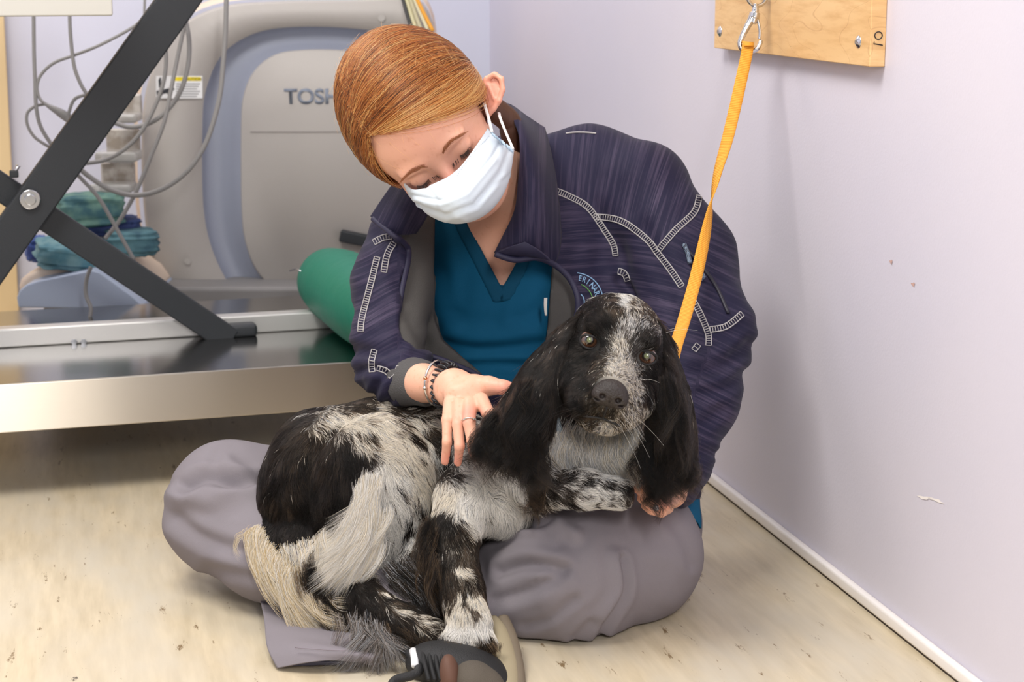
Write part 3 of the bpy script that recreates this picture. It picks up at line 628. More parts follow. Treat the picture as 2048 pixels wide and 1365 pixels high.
# complexion: freckles and flush are the skin's own colour
px, py, dd = proj(V); L_ = (V-HO)@HM.T
C = np.tile(np.array(srgb(224, 170, 144)[:3]), (len(V), 1)); pink = np.array(srgb(226, 150, 132)[:3]); fre = np.array(srgb(200, 140, 108)[:3])
n = vnoise(V, 420, 3)*.6+vnoise(V, 260, 5)*.5; C += (fre-C)*(clamp(.30, .7, n)*.5)[:, None]
def flush(c, r, a):
    global C
    g = np.exp(-((V-c)**2).sum(1)/(r*r)); C = C+(pink-C)*(g*a)[:, None]
for c_, r_, a_ in ((hl(0, .108, -.02), .022, .9), (hl(.045, .07, -.03), .03, .5), (hl(-.045, .07, -.03), .03, .5), (ec, .03, .75), (hl(0, .09, .05), .04, .25), (P(1000, 500, 2.55), .06, .25)): flush(c_, r_, a_)
for kx, ky, kd in ((896, 925, 2.32), (916, 925, 2.31), (946, 905, 2.3), (1000, 860, 2.32), (1035, 780, 2.34), (940, 822, 2.3), (920, 822, 2.3), (1010, 785, 2.34), (1320, 1005, 2.31), (1285, 975, 2.32)): flush(P(kx, ky, kd), .014, .9)
g = np.exp(-((V-hl(0, .097, -.075))**2/[.03**2]*1).sum(1)*2); C += (np.array(srgb(200, 110, 105)[:3])-C)*(g*.7)[:, None]
setcol(BODY, C)
BT = bvh(BODY)
# brows and lashes
def nearest(T, p, off=0):
    l, n, i, d = T.find_nearest(Vector(p)); return np.array(l)+np.array(n)*off, np.array(n)
hairm = hair_mat('hair_red', .28, .4, ior=1.5, fac=.6); browm = attr_mat('brow_hair', .5)
pp = []; rr = []; cc = []
for side in (1, -1):
    for k in range(260):
        t = RNG.random(); bx = side*(.012+.040*t); bz = .0185+.007*math.sin(min(1, t*1.35)*math.pi*.72)+RNG.normal()*(.0016*(1-.5*t)); 
        p0, n0 = nearest(BT, hl(bx, .10, bz), .0006); dr = (HM[0]*side*(1 if t > .2 else .6)+HM[2]*(.55-1.0*t)); dr /= np.linalg.norm(dr)
        ln = .007+.002*RNG.random(); pp.append([p0, p0+dr*ln*.5+n0*.0009, p0+dr*ln+n0*.0006]); rr.append([.00014, .00012, .00004]); cc.append(np.array(srgb(150, 92, 58)[:3])*(.8+.5*RNG.random()))
hair_curves('eyebrows', np.array(pp), np.array(rr), np.array(cc), browm, BODY)
pp = []; rr = []; cc = []
for side in (1, -1):
    for k in range(80):
        t = (k+RNG.random()*.6)/80*2-1; bx = side*.032+t*.0145; p0, n0 = nearest(BT, hl(bx, .10, -.0065+.0035*t*t), .0003)
        out = HM[1]*.75-HM[2]*.62+HM[0]*(t*.55+side*.18); out /= np.linalg.norm(out); ln = .0062+.0022*RNG.random()
        pp.append([p0, p0+out*ln*.5-HM[2]*.0008, p0+out*ln+HM[2]*.0012]); rr.append([.00017, .00013, .00003]); cc.append(np.array(srgb(52, 34, 28)[:3]))
hair_curves('eyelashes', np.array(pp), np.array(rr), np.array(cc), browm, BODY)
# ------------------------------------------------------------------ hair: a cap with combed strands
HC = hl(.001, -.0145, .032); HRr = np.array([.077, .1035, .096])
facepoly = [(737, 268), (775, 262), (830, 250), (880, 232), (930, 203), (962, 186), (975, 240), (990, 330), (1010, 420), (900, 480), (780, 400), (752, 326), (742, 300)]
capp = [EL(HC, HRr+.0125, HM, .02), EL(hl(.01, -.06, -.005), (.066, .05, .06), HM, .03), EL(hl(.045, -.085, -.02), (.026, .024, .03), HM, .02)]
def cappost(v, p):
    x, y, d = proj(p); s = polydist(x, y, facepoly)*d/F; l = (p-HO)@HM.T
    v = np.maximum(v, np.minimum(-s, 1) if True else v) if False else np.maximum(v, np.where(l[:, 1] > -.02, -s, -1))
    v = np.maximum(v, -.035-l[:, 2]-.6*np.maximum(0, -.02-l[:, 1]))
    pl = np.maximum(l[:, 2]*-1-.02, l[:, 1]-.0)      # clear below the ears at the front
    return v
cf = Field(capp, cappost); lo, hi = bounds(capp); V, Q = sdf_mesh(cf, lo, hi, .003); V = smooth_v(V, Q, 3, .5)
capm = mat('hair_base', srgb(176, 104, 48), .5, var=(120, srgb(120, 62, 26), .4, .65), bump=(200, .8, (1, 1, 1)))
HAIR = objnp('hair', V, Q, capm, PER); HT = bvh(HAIR)
def tocap(q):           # px -> unit-sphere coords of the cap
    v = ray(*q); v = v/np.linalg.norm(v); o_ = ((CAMP-HC)@HM.T)/(HRr+.0125); d_ = (v@HM.T)/(HRr+.0125)
    b_ = o_@d_; a_ = d_@d_; c_ = o_@o_-1; D = b_*b_-a_*c_; t = (-b_-math.sqrt(max(D, 0)))/a_; r = o_+d_*t; return r/np.linalg.norm(r)
part = [tocap(q) for q in catmull([(690, 118), (684, 148), (690, 175), (703, 212), (722, 245), (737, 268)], 6)]
frontr = [tocap(q) for q in catmull([(737, 268), (790, 258), (850, 240), (905, 215), (950, 187)], 6)]
frontl = [tocap(q) for q in catmull([(737, 268), (744, 300), (752, 328)], 4)]
back = [part[0]*0+v/np.linalg.norm(v) for v in (np.array([-.18, a, b]) for a, b in ((.35, .9), (.1, 1), (-.2, 1), (-.5, .85)))]
GL = np.array([.80, -.42, -.28]); GL /= np.linalg.norm(GL); GRt = np.array([-.85, -.25, -.55]); GRt /= np.linalg.norm(GRt)
pal = [np.array(srgb(*c)[:3]) for c in ((180, 102, 46), (218, 142, 70), (126, 66, 30), (242, 190, 116), (76, 40, 20), (196, 118, 56))]
tube('parting', [(HC+(q/np.linalg.norm(q)*(HRr+.0152))@HM) for q in part], .0009, mat('scalp', srgb(222, 168, 130), .6), HAIR, seg=6)
def strand(a, b, K, off, sag):
    om = math.acos(max(-1, min(1, float(a@b)))); t = np.linspace(0, 1, K)
    s = (np.sin((1-t)*om)[:, None]*a+np.sin(t*om)[:, None]*b)/max(math.sin(om), 1e-3)
    s = s+np.sin(t*math.pi)[:, None]*sag; s /= np.linalg.norm(s, axis=1)[:, None]
    return HC+(s*(HRr+.0125+off))@HM
pp = []; rr = []; cc = []; K = 14
def lay(roots, G, n, spread, sag, bright=0.0, short=1.0, offr=(.0005, .004)):
    for _ in range(n):
        u = RNG.random()*(len(roots)-1); i = int(u); a = roots[i]*(1-(u-i))+roots[i+1]*(u-i); a = a+RNG.normal(size=3)*(.012 if short == 1 else .05); a /= np.linalg.norm(a)
        g = G+RNG.normal(size=3)*spread+(a-G)*.10; g /= np.linalg.norm(g); clump = vnoise(np.array([[u*2.3, len(roots), G[0]]]), 1.7, 11)[0]
        off = offr[0]+(offr[1]-offr[0])*RNG.random(); path = strand(a, g, K, off, sag*(1+.3*RNG.normal())+RNG.normal(size=3)*.015)
        w_ = RNG.normal(size=3)*.0006; path += np.sin(np.linspace(0, 5, K)+RNG.random()*6)[:, None]*w_
        q = RNG.random()+clump*.35+bright
        c = pal[4] if q < .14 else pal[2] if q < .36 else pal[0] if q < .58 else pal[5] if q < .74 else pal[1] if q < .92 else pal[3]
        pp.append(path); rr.append(np.linspace(.00024, .00018, K)); cc.append(c*[.80, .78, .78]*(.82+.32*RNG.random()))
up_ = np.array([0, .0, .10])
lay(part, GL, 4600, .07, np.array([.1, .10, .06])); lay(back+part[:2], GL, 1600, .10, up_); lay(frontr, GL, 1500, .06, np.array([0, .07, -.02]), .28)
lay(frontr, GL, 300, .05, np.array([0, .12, -.04]), .5, offr=(.002, .005))
lay(part, GRt, 2200, .13, np.array([-.12, .05, .0])); lay(frontl, GRt, 700, .12, np.array([0, .1, 0]), .1); lay(back+part[:2], GRt, 900, .15, up_)
for _ in range(170):            # loose fly-away hairs near the crown and temple
    a = RNG.normal(size=3)*[.8, .7, .3]+[0, 0, .8]; a /= np.linalg.norm(a); g = a+RNG.normal(size=3)*.35; g /= np.linalg.norm(g)
    path = strand(a, g, K, .003, np.zeros(3)); nn_ = (path-HC)/np.linalg.norm(path-HC, axis=1)[:, None]; path += nn_*(np.linspace(0, 1, K)**2*.009*RNG.random())[:, None]
    pp.append(path); rr.append(np.full(K, .00007)); cc.append(pal[3])
hair_curves('hair_strands', np.array(pp), np.array(rr), np.array(cc), hairm, HAIR)
# tied hair tucked into the collar, its shadow put into the dark colour
tube('tied_hair', catmull([hl(.05, -.09, -.01), P(1010, 235, 2.55), P(1022, 268, 2.56), P(1030, 310, 2.58)], 6), np.interp(np.arange(19), [0, 9, 18], [.018, .016, .012]), mat('tied_hair', srgb(74, 46, 34), .6, bump=(90, 1, (1, 1, .1))), HAIR, seg=14)
# ------------------------------------------------------------------ face mask
mskm = mat('mask_fabric', srgb(206, 217, 226), .75, bump=(1400, .15))
rows = [[(803, 362, 2.405), (824, 384, 2.360), (852, 375, 2.322), (878, 364, 2.298), (904, 352, 2.298), (928, 326, 2.318), (951, 294, 2.35), (976, 256, 2.395)],
        [(810, 376, 2.400), (828, 394, 2.348), (854, 390, 2.304), (884, 381, 2.277), (914, 367, 2.280), (944, 340, 2.305), (970, 308, 2.340), (989, 270, 2.395)],
        [(816, 388, 2.398), (832, 404, 2.345), (858, 408, 2.296), (892, 406, 2.264), (925, 390, 2.266), (958, 360, 2.295), (988, 322, 2.335), (1004, 284, 2.400)],
        [(824, 398, 2.402), (842, 418, 2.35), (868, 428, 2.302), (902, 432, 2.272), (940, 416, 2.272), (976, 384, 2.300), (1006, 340, 2.345), (1018, 292, 2.405)],
        [(832, 408, 2.41), (850, 426, 2.365), (876, 442, 2.32), (912, 450, 2.296), (952, 442, 2.297), (992, 414, 2.325), (1020, 362, 2.370), (1028, 298, 2.415)],
        [(838, 413, 2.42), (856, 430, 2.39), (882, 445, 2.36), (914, 450, 2.345), (952, 444, 2.345), (992, 417, 2.365), (1020, 368, 2.395), (1028, 302, 2.422)]]
MASK = patch('face_mask', rows, mskm, PER, thick=.0016, sub=4); bake(MASK)
me = MASK.data; V = np.array([v.co[:] for v in me.vertices]); x, y, d = proj(V); nn = np.array([v.normal[:] for v in me.vertices])
disp = np.zeros(len(V))
for ln_, wd_, a_ in (([(822, 392), (880, 402), (930, 380), (985, 315), (1003, 284)], 5, -.0022), ([(824, 398), (882, 410), (934, 388), (990, 320)], 6, .0016), ([(835, 412), (890, 432), (950, 410), (1002, 345), (1020, 300)], 6, -.0024), ([(840, 418), (892, 440), (956, 418), (1008, 352)], 6, .0016),
                     ([(915, 345), (960, 300), (985, 262)], 2.0, -.0006), ([(872, 365), (905, 352)], 12, .0016), ([(850, 372), (868, 392), (880, 430)], 5, -.0012), ([(960, 400), (990, 370), (1022, 350)], 5, -.0014), ([(930, 440), (900, 425), (850, 410)], 6, .001)):
    t = linedist(x, y, ln_)/wd_; disp += a_*np.exp(-t*t)
V += -nn*0+ (nn*np.sign((nn@(-FW)))[:, None])*disp[:, None]; me.vertices.foreach_set('co', V.astype(np.float32).ravel()); me.update()
MT = bvh(MASK); strapm = mat('mask_loop', srgb(244, 240, 238), .7)
def onmask(px_, py_, off=.0006): return hit(MT, px_, py_, off, 2.35)[0]
tube('ear_loop', catmull([P(984, 264, 2.392), P(976, 232, 2.400), P(968, 205, 2.412), P(966, 196, 2.43)], 8), .0022, strapm, MASK, flat=.5)
tube('ear_loop', catmull([P(1026, 298, 2.412), P(1013, 268, 2.420), P(1001, 238, 2.43), P(998, 226, 2.446)], 8), .0022, strapm, MASK, flat=.5)
dots = [onmask(914+(980-914)*t, 352-(352-272)*t-6*math.sin(t*3.14)) for t in np.linspace(0, 1, 26)]
tubes('seal_stitch', [[a, a+(b-a)*.4] for a, b in zip(dots[:-1], dots[1:])], .0003, mat('seal_grey', srgb(176, 186, 196), .7), MASK, seg=5)
tubes('side_binding', [[onmask(975+(1026-975)*t, 258+(300-258)*t, .0008), onmask(981+(1026-975)*t*.93, 268+(300-258)*t*1.0, .0008)] for t in np.linspace(.1, .92, 22)], .0005, mat('binding_blue', srgb(186, 208, 226), .7), MASK, seg=5)
# ================================================================== CLOTHES
CR = .6
def creased(V, Q, lines, nz=(0, 0), side=None, lo_=.0):
    """lines: (px polyline, half-width px, height m); a fold in the cloth, pushed along the surface normal"""
    N_ = vnormals(V, Q); x, y, d = proj(V); face = (N_@(-FW)) > -.15; disp = np.zeros(len(V))
    for ln_, wd_, a_ in lines:
        a_ = a_*CR; wd_ = wd_*1.15
        t = linedist(x, y, catmull(ln_, 6) if len(ln_) > 2 else ln_)/wd_; disp += a_*np.exp(-t*t)*face
        disp -= a_*.45*np.exp(-((t-1.9)/.9)**2)*face
    if nz[0]: disp += nz[0]*(vnoise(V, nz[1], 21)+.5*vnoise(V, nz[1]*2.1, 22))
    return V+N_*disp[:, None]
def streak_mat(name, dark, light, rough=.75):
    m = mat(name, dark, rough, spec=.25); N = m.node_tree.nodes; L = m.node_tree.links; b = N['Principled BSDF']
    a = N.new('ShaderNodeAttribute'); a.attribute_name = 'St'; mp_ = N.new('ShaderNodeMapping'); mp_.inputs['Scale'].default_value = (240, 9, 1); L.new(a.outputs['Vector'], mp_.inputs[0])
    n = N.new('ShaderNodeTexNoise'); n.inputs['Scale'].default_value = 1; n.inputs['Detail'].default_value = 5; n.inputs['Roughness'].default_value = .62; L.new(mp_.outputs[0], n.inputs['Vector'])
    r = N.new('ShaderNodeMapRange'); r.inputs[1].default_value = .46; r.inputs[2].default_value = .72; L.new(n.outputs[0], r.inputs[0])
    mp2_ = N.new('ShaderNodeMapping'); mp2_.inputs['Scale'].default_value = (22, 6, 1); L.new(a.outputs['Vector'], mp2_.inputs[0])
    n2 = N.new('ShaderNodeTexNoise'); n2.inputs['Scale'].default_value = 1; L.new(mp2_.outputs[0], n2.inputs['Vector'])
    r2 = N.new('ShaderNodeMapRange'); r2.inputs[1].default_value = .32; r2.inputs[2].default_value = .68; r2.inputs[3].default_value = .25; L.new(n2.outputs[0], r2.inputs[0])
    mu = N.new('ShaderNodeMath'); mu.operation = 'MULTIPLY'; L.new(r.outputs[0], mu.inputs[0]); L.new(r2.outputs[0], mu.inputs[1])
    x = N.new('ShaderNodeMix'); x.data_type = 'RGBA'; x.inputs[6].default_value = dark; x.inputs[7].default_value = light; L.new(mu.outputs[0], x.inputs[0]); L.new(x.outputs[2], b.inputs['Base Color'])
    bp = N.new('ShaderNodeBump'); bp.inputs['Strength'].default_value = .25; bp.inputs['Distance'].default_value = .001; L.new(n.outputs[0], bp.inputs['Height']); L.new(bp.outputs[0], b.inputs['Normal'])
    b.inputs['Sheen Weight'].default_value = .04; return m
navy = streak_mat('jacket_heather', srgb(27, 25, 50), srgb(80, 70, 92)); pipe_m = mat('jacket_edge', srgb(38, 36, 62), .6)
def setst(o, S):
    a = o.data.attributes.new('St', 'FLOAT_VECTOR', 'POINT'); a.data.foreach_set('vector', S.astype(np.float32).ravel())
def streak_uv(V):
    x, y, d = proj(V); k = .00066; S = np.zeros((len(V), 3))
    s = y-.12*x+18*np.sin(x/90); t = x+.1*y                              # body panels: level streaks
    yoke = polydist(x, y, [(1075, 240), (1400, 240), (1400, 400), (1345, 465), (1312, 498), (1245, 446), (1188, 436), (1140, 395), (1100, 380)]) < 0
    s = np.where(yoke, x+.0016*(x-1080)*(y-260), s); t = np.where(yoke, y, t)
    slv = polydist(x, y, [(1312, 498), (1345, 465), (1400, 395), (1560, 500), (1560, 1050), (1300, 1050), (1420, 690), (1385, 600)]) < 0
    s = np.where(slv, .93*y-.45*x, s); t = np.where(slv, .93*x+.45*y, t)
    sl2 = x < 800; s = np.where(sl2, y+.28*x+10*np.sin(x/30), s); t = np.where(sl2, x, t)
    S[:, 0] = s*k; S[:, 1] = t*k; S[:, 2] = d; return S
Jt = Field(trunk); Jall = trunk+slL+slR
PA = [(790, 455), (815, 490), (817, 520), (806, 560), (797, 630), (803, 672), (840, 700), (900, 722), (950, 745), (1000, 790), (1060, 800), (1090, 725), (1125, 680), (1152, 635), (1156, 600), (1140, 560), (1108, 530), (1070, 512), (1000, 505), (1040, 400), (1040, 290), (900, 330), (830, 410)]
PB = [(872, 420), (868, 500), (869, 640), (884, 682), (925, 718), (960, 745), (1000, 800), (1060, 800), (1088, 700), (1096, 640), (1104, 522), (1060, 500), (1040, 400), (1040, 290), (900, 330)]
def cutpost(poly, off, deep):
    def f(v, p):
        x, y, d = proj(p); s = polydist(x, y, poly)*d/F; t = Jt(p, None, None) if len(p) > 1 else Jt(p, p[0], 0.0)
        c = np.maximum(np.maximum(s, -(t+deep)), d-2.72); return np.maximum(v+off, -c)
    return f
jf = Field(Jall, cutpost(PA, 0, .09)); lo, hi = bounds(Jall); V, Q = sdf_mesh(jf, lo, hi, .0042); V = smooth_v(V, Q, 2, .5)
jl = [([(1240, 560), (1265, 590), (1275, 640)], 9, -.010), ([(1290, 470), (1330, 560), (1350, 640)], 16, -.005), ([(1380, 745), (1440, 735), (1500, 690)], 11, -.010), ([(1400, 790), (1450, 775), (1485, 745)], 10, -.007), ([(1330, 700), (1390, 720), (1440, 700)], 12, .006),
      ([(1250, 480), (1240, 540), (1255, 600)], 14, -.006), ([(1210, 400), (1250, 480)], 20, .004), ([(1200, 520), (1215, 580), (1200, 620)], 14, -.004), ([(1340, 860), (1400, 850), (1440, 820)], 10, -.007), ([(1370, 905), (1420, 905)], 8, -.008),
      ([(1385, 600), (1450, 610), (1500, 600)], 14, -.004), ([(1400, 540), (1470, 545)], 16, .003), ([(1310, 420), (1370, 400)], 16, .003),
      ([(708, 700), (760, 705), (800, 690)], 10, -.009), ([(712, 745), (745, 735), (770, 745)], 7, -.008), ([(745, 800), (760, 765), (785, 745)], 6, -.007), ([(775, 810), (790, 775), (805, 750)], 6, -.006), ([(725, 620), (790, 640), (830, 690)], 14, -.006), ([(720, 560), (780, 590), (800, 640)], 14, .005), ([(755, 480), (790, 520), (800, 560)], 12, -.004)]
V = creased(V, Q, jl, (.0035, 11)); JK = objnp('jacket', V, Q, navy, PER); setst(JK, streak_uv(V)); JT = bvh(JK)
lf = Field(trunk+slR[:3], cutpost(PB, .010, .09)); lo, hi = bounds(trunk); V, Q = sdf_mesh(lf, lo, hi, .0045); V = smooth_v(V, Q, 2, .5)
V = creased(V, Q, [([(845, 430), (850, 520), (845, 620)], 14, .004), ([(820, 640), (850, 690)], 10, -.004)], (.002, 12))
LN = objnp('jacket_lining', V, Q, mat('lining_grey', srgb(84, 82, 80), .95, spec=.15, bump=(900, .4)), JK)
# scrub top with a V neck
teal = mat('scrub_teal', srgb(8, 82, 116), .8, spec=.2, bump=(1500, .2)); tealb = mat('scrub_band', srgb(8, 70, 98), .8, spec=.2, bump=(1500, .2))
VN = [(925, 430), (1004, 574), (1062, 470), (1060, 330), (900, 330)]
def scrubf(off, clip=None):
    def f(v, p):
        x, y, d = proj(p); s = polydist(x, y, VN)*d/F; c = np.maximum(s, d-2.72); v = np.maximum(v+off, -c)
        if clip is not None: v = np.maximum(np.maximum(v, polydist(x, y, clip)*d/F), d-2.72); 
        return v
    return f
sf = Field(sp, scrubf(.022)); V, Q = sdf_mesh(sf, lo, hi, .0042); V = smooth_v(V, Q, 2, .5)
scr = [([(890, 690), (960, 700), (1090, 690)], 9, -.008), ([(925, 730), (1000, 728), (1070, 735)], 8, -.006), ([(900, 660), (980, 672), (1080, 655)], 14, .006), ([(870, 560), (880, 620), (910, 660)], 12, .005), ([(1010, 640), (1020, 610), (1040, 560)], 10, .003), ([(890, 460), (905, 540), (900, 600)], 14, .004), ([(940, 760), (1050, 765)], 8, .005), ([(1090, 600), (1050, 640)], 12, -.003)]
V = creased(V, Q, scr, (.0025, 12)); ST = objnp('scrub_top', V, Q, teal, PER)
band = [(905, 440), (986, 606), (1022, 604), (1004, 566), (940, 440), (922, 436)]; band2 = [(986, 606), (1022, 604), (1046, 560), (1066, 512), (1044, 500), (1010, 560), (1000, 575), (992, 590)]
for bp_ in (band, band2):
    s2 = Field(sp, scrubf(.0195, bp_)); V, Q = sdf_mesh(s2, P(880, 640, 2.6)-.05, P(1110, 400, 2.6)+np.array([.05, .12, .05]), .0032); V = smooth_v(V, Q, 1, .5)
    objnp('neck_band', creased(V, Q, [], (.0025, 12)), Q, tealb, ST)
# collars
def cloth_patch(name, rows, par, th=.004, m=None, sub=4):
    o = patch(name, rows, m or navy, par, thick=th, sub=sub); bake(o); V = np.array([v.co[:] for v in o.data.vertices]); return o, V
o, V = cloth_patch('collar', [[(1004, 205, 2.60), (1022, 206, 2.60), (1048, 228, 2.62), (1090, 255, 2.64)],
    [(1018, 214, 2.555), (1040, 232, 2.545), (1068, 262, 2.56), (1100, 290, 2.60)],
    [(1040, 268, 2.52), (1058, 290, 2.505), (1086, 318, 2.52), (1112, 345, 2.575)],
    [(1040, 320, 2.50), (1058, 345, 2.48), (1090, 370, 2.495), (1118, 395, 2.555)],
    [(1034, 375, 2.495), (1056, 400, 2.47), (1092, 420, 2.485), (1122, 440, 2.545)],
    [(1032, 420, 2.49), (1052, 440, 2.465), (1092, 458, 2.485), (1124, 478, 2.54)],
    [(1010, 462, 2.49), (1040, 474, 2.462), (1085, 488, 2.485), (1120, 508, 2.53)],
    [(988, 506, 2.495), (1020, 500, 2.472), (1066, 508, 2.492), (1108, 534, 2.53)]], JK, .005)
x, y, d = proj(V); S = np.stack([x*.00066, y*.00066, d], 1); setst(o, S); COLR = o
o, V = cloth_patch('collar', [[(805, 352, 2.56), (780, 385, 2.55), (746, 436, 2.555)], [(820, 372, 2.52), (795, 410, 2.515), (762, 452, 2.53)], [(838, 400, 2.50), (812, 432, 2.50), (786, 468, 2.52)], [(858, 420, 2.51), (846, 440, 2.52), (830, 462, 2.54)]], JK, .005)
x, y, d = proj(V); setst(o, np.stack([(x+.5*y)*.00066, y*.00066, d], 1)); COLL = o
cloth_patch('lapel_fold', [[(990, 508, 2.488), (1020, 494, 2.470), (1050, 484, 2.472)], [(1012, 512, 2.486), (1046, 504, 2.474), (1078, 500, 2.478)], [(1040, 516, 2.50), (1070, 514, 2.49), (1100, 522, 2.50)]], JK, .004, pipe_m)
def edge(pts, r, m=pipe_m, off=.002, name='zip_edge', n=6, target=None):
    q = [hit(target or JT, a, b, off, 2.5)[0] for a, b in pts]; return tube(name, catmull(q, n), r, m, JK, seg=8)
tube('zip_edge', catmull([P(746, 438, 2.545), P(786, 470, 2.512), P(806, 484, 2.53), P(817, 500, 2.545), P(815, 530, 2.535), P(804, 580, 2.515), P(798, 632, 2.51), P(806, 676, 2.515), P(842, 704, 2.54), P(900, 726, 2.545), P(950, 748, 2.555), P(985, 770, 2.56)], 8), .0038, pipe_m, JK)
tube('zip_edge', catmull([P(990, 508, 2.485), P(1030, 520, 2.49), P(1074, 516, 2.505), P(1112, 532, 2.53), P(1142, 562, 2.54), P(1156, 602, 2.54), P(1150, 640, 2.545), P(1120, 690, 2.55)], 8), .0042, pipe_m, JK)
# contrast stitching, laid on the cloth
thread = mat('thread_grey', srgb(168, 164, 164), .8)
def stitch(pts, wpx=11, step=4.6):
    p = catmull(pts, 14); s = np.concatenate([[0], np.cumsum(np.linalg.norm(np.diff(p, axis=0), axis=1))]); n = max(3, int(s[-1]/step)); t = np.linspace(0, s[-1], n)
    c = np.stack([np.interp(t, s, p[:, k]) for k in (0, 1)], 1); g = np.gradient(c, axis=0); g /= np.linalg.norm(g, axis=1)[:, None]; nn = np.stack([-g[:, 1], g[:, 0]], 1)
    A = [hit(JT, *q, .0008)[0] for q in c+nn*wpx/2]; B = [hit(JT, *q, .0008)[0] for q in c-nn*wpx/2]
    V = []; Fc = []
    for pth, r in [(A, .0008), (B, .0008)]+[([a, b], .00055) for a, b in zip(A, B)]:
        v, f = tube_vf(pth, r, seg=5, base=len(V)); V += v; Fc += f
    obj('seam_stitching', V, Fc, thread, JK)
for s_ in ([(1104, 380), (1135, 392), (1175, 415), (1205, 455), (1226, 488), (1231, 512)], [(1188, 434), (1218, 436), (1243, 443), (1268, 458), (1300, 485), (1312, 502)], [(1312, 502), (1340, 538), (1364, 574)], [(1384, 598), (1402, 632), (1416, 668), (1417, 692)],
           [(1398, 392), (1388, 425), (1350, 462), (1318, 500)], [(1420, 660), (1452, 653), (1484, 628)], [(1236, 543), (1250, 548), (1256, 562)], [(1388, 702), (1397, 690)],
           [(748, 486), (768, 476), (784, 474)], [(788, 486), (774, 512), (768, 545)], [(755, 515), (744, 560), (734, 600), (724, 640), (722, 664)], [(750, 700), (744, 722), (745, 745)], [(755, 737), (772, 742), (784, 754)], [(792, 738), (806, 741), (818, 746)]): stitch(s_)
edge([(1132, 268), (1150, 266), (1170, 266), (1192, 268)], .0012, thread, .001, 'neck_piping')
# sleeve pocket zip and pulls
edge([(1366, 492), (1400, 530), (1432, 575), (1456, 628)], .0028, mat('zip_dark', srgb(24, 22, 38), .5), .001, 'pocket_zip')
pull = mat('pull_cord', srgb(120, 136, 156), .6, var=(900, srgb(30, 34, 50), .45, .55))
edge([(1367, 490), (1374, 508), (1380, 530)], .0032, pull, .004, 'zip_pull'); q = hit(JT, 1400, 558, .004)[0]
o = tube('zip_pull', [q+RT*.006+UP*.003, q, q-RT*.006-UP*.002], [.003, .0055, .003], pull, JK)
# embroidered badge on the chest
lb_m = mat('thread_blue', srgb(140, 178, 214), .7); gr_m = mat('thread_green', srgb(96, 150, 86), .7); cx_, cy_ = 1148, 604
arc = lambda r, a0, a1, n=14: [hit(JT, cx_+r*math.cos(math.radians(a)), cy_-r*math.sin(math.radians(a)), .001)[0] for a in np.linspace(a0, a1, n)]
tube('badge_ring', arc(58, 84, 4), .0008, lb_m, JK, seg=5); tube('badge_ring', arc(37, 68, 4), .0008, gr_m, JK, seg=5); tube('badge_ring', arc(20, 48, -10), .0008, lb_m, JK, seg=5)
for k, ch in enumerate('ERINARY'):
    a = 76-k*10.5-(3 if k > 2 else 0); q, n_ = hit(JT, cx_+43*math.cos(math.radians(a)), cy_-43*math.sin(math.radians(a)), .0016); r_ = RT*math.cos(math.radians(a))+UP*math.sin(math.radians(a)); t_ = RT*math.sin(math.radians(a))-UP*math.cos(math.radians(a))
    t_ = t_-n_*(t_@n_); r_ = r_-n_*(r_@n_); text('badge_letter', ch, q, t_, r_, .0112, lb_m, JK, extrude=.0008, sx=.8, align='CENTER', off=.01)
wt_ = mat('care_label', srgb(214, 208, 200), .7); patch('care_label', [[(1088, 596, 2.532), (1094, 596, 2.530)], [(1087, 614, 2.532), (1093, 614, 2.530)], [(1090, 632, 2.535), (1094, 632, 2.535)]], wt_, LN, .001)
# cuffs
cuffm = mat('cuff_grey', srgb(78, 76, 76), .9, bump=(500, .6)); cw = catmull([P(812, 763, 2.462), P(832, 764, 2.448), P(850, 768, 2.44), P(858, 769, 2.436)], 6)
tube('cuff', cw, np.interp(np.linspace(0, 1, len(cw)), [0, .5, .9, 1], [.033, .030, .029, .026]), cuffm, JK, seg=32)
# scrub hem showing at the hip
patch('scrub_hem', [[(1338, 1010, 2.47), (1362, 1003, 2.46), (1400, 998, 2.52)], [(1350, 1025, 2.46), (1372, 1022, 2.45), (1401, 1020, 2.50)], [(1362, 1038, 2.455), (1372, 1030, 2.45), (1404, 1040, 2.49)], [(1366, 1042, 2.46), (1390, 1036, 2.475), (1403, 1058, 2.49)]], teal, ST, .003, 3)
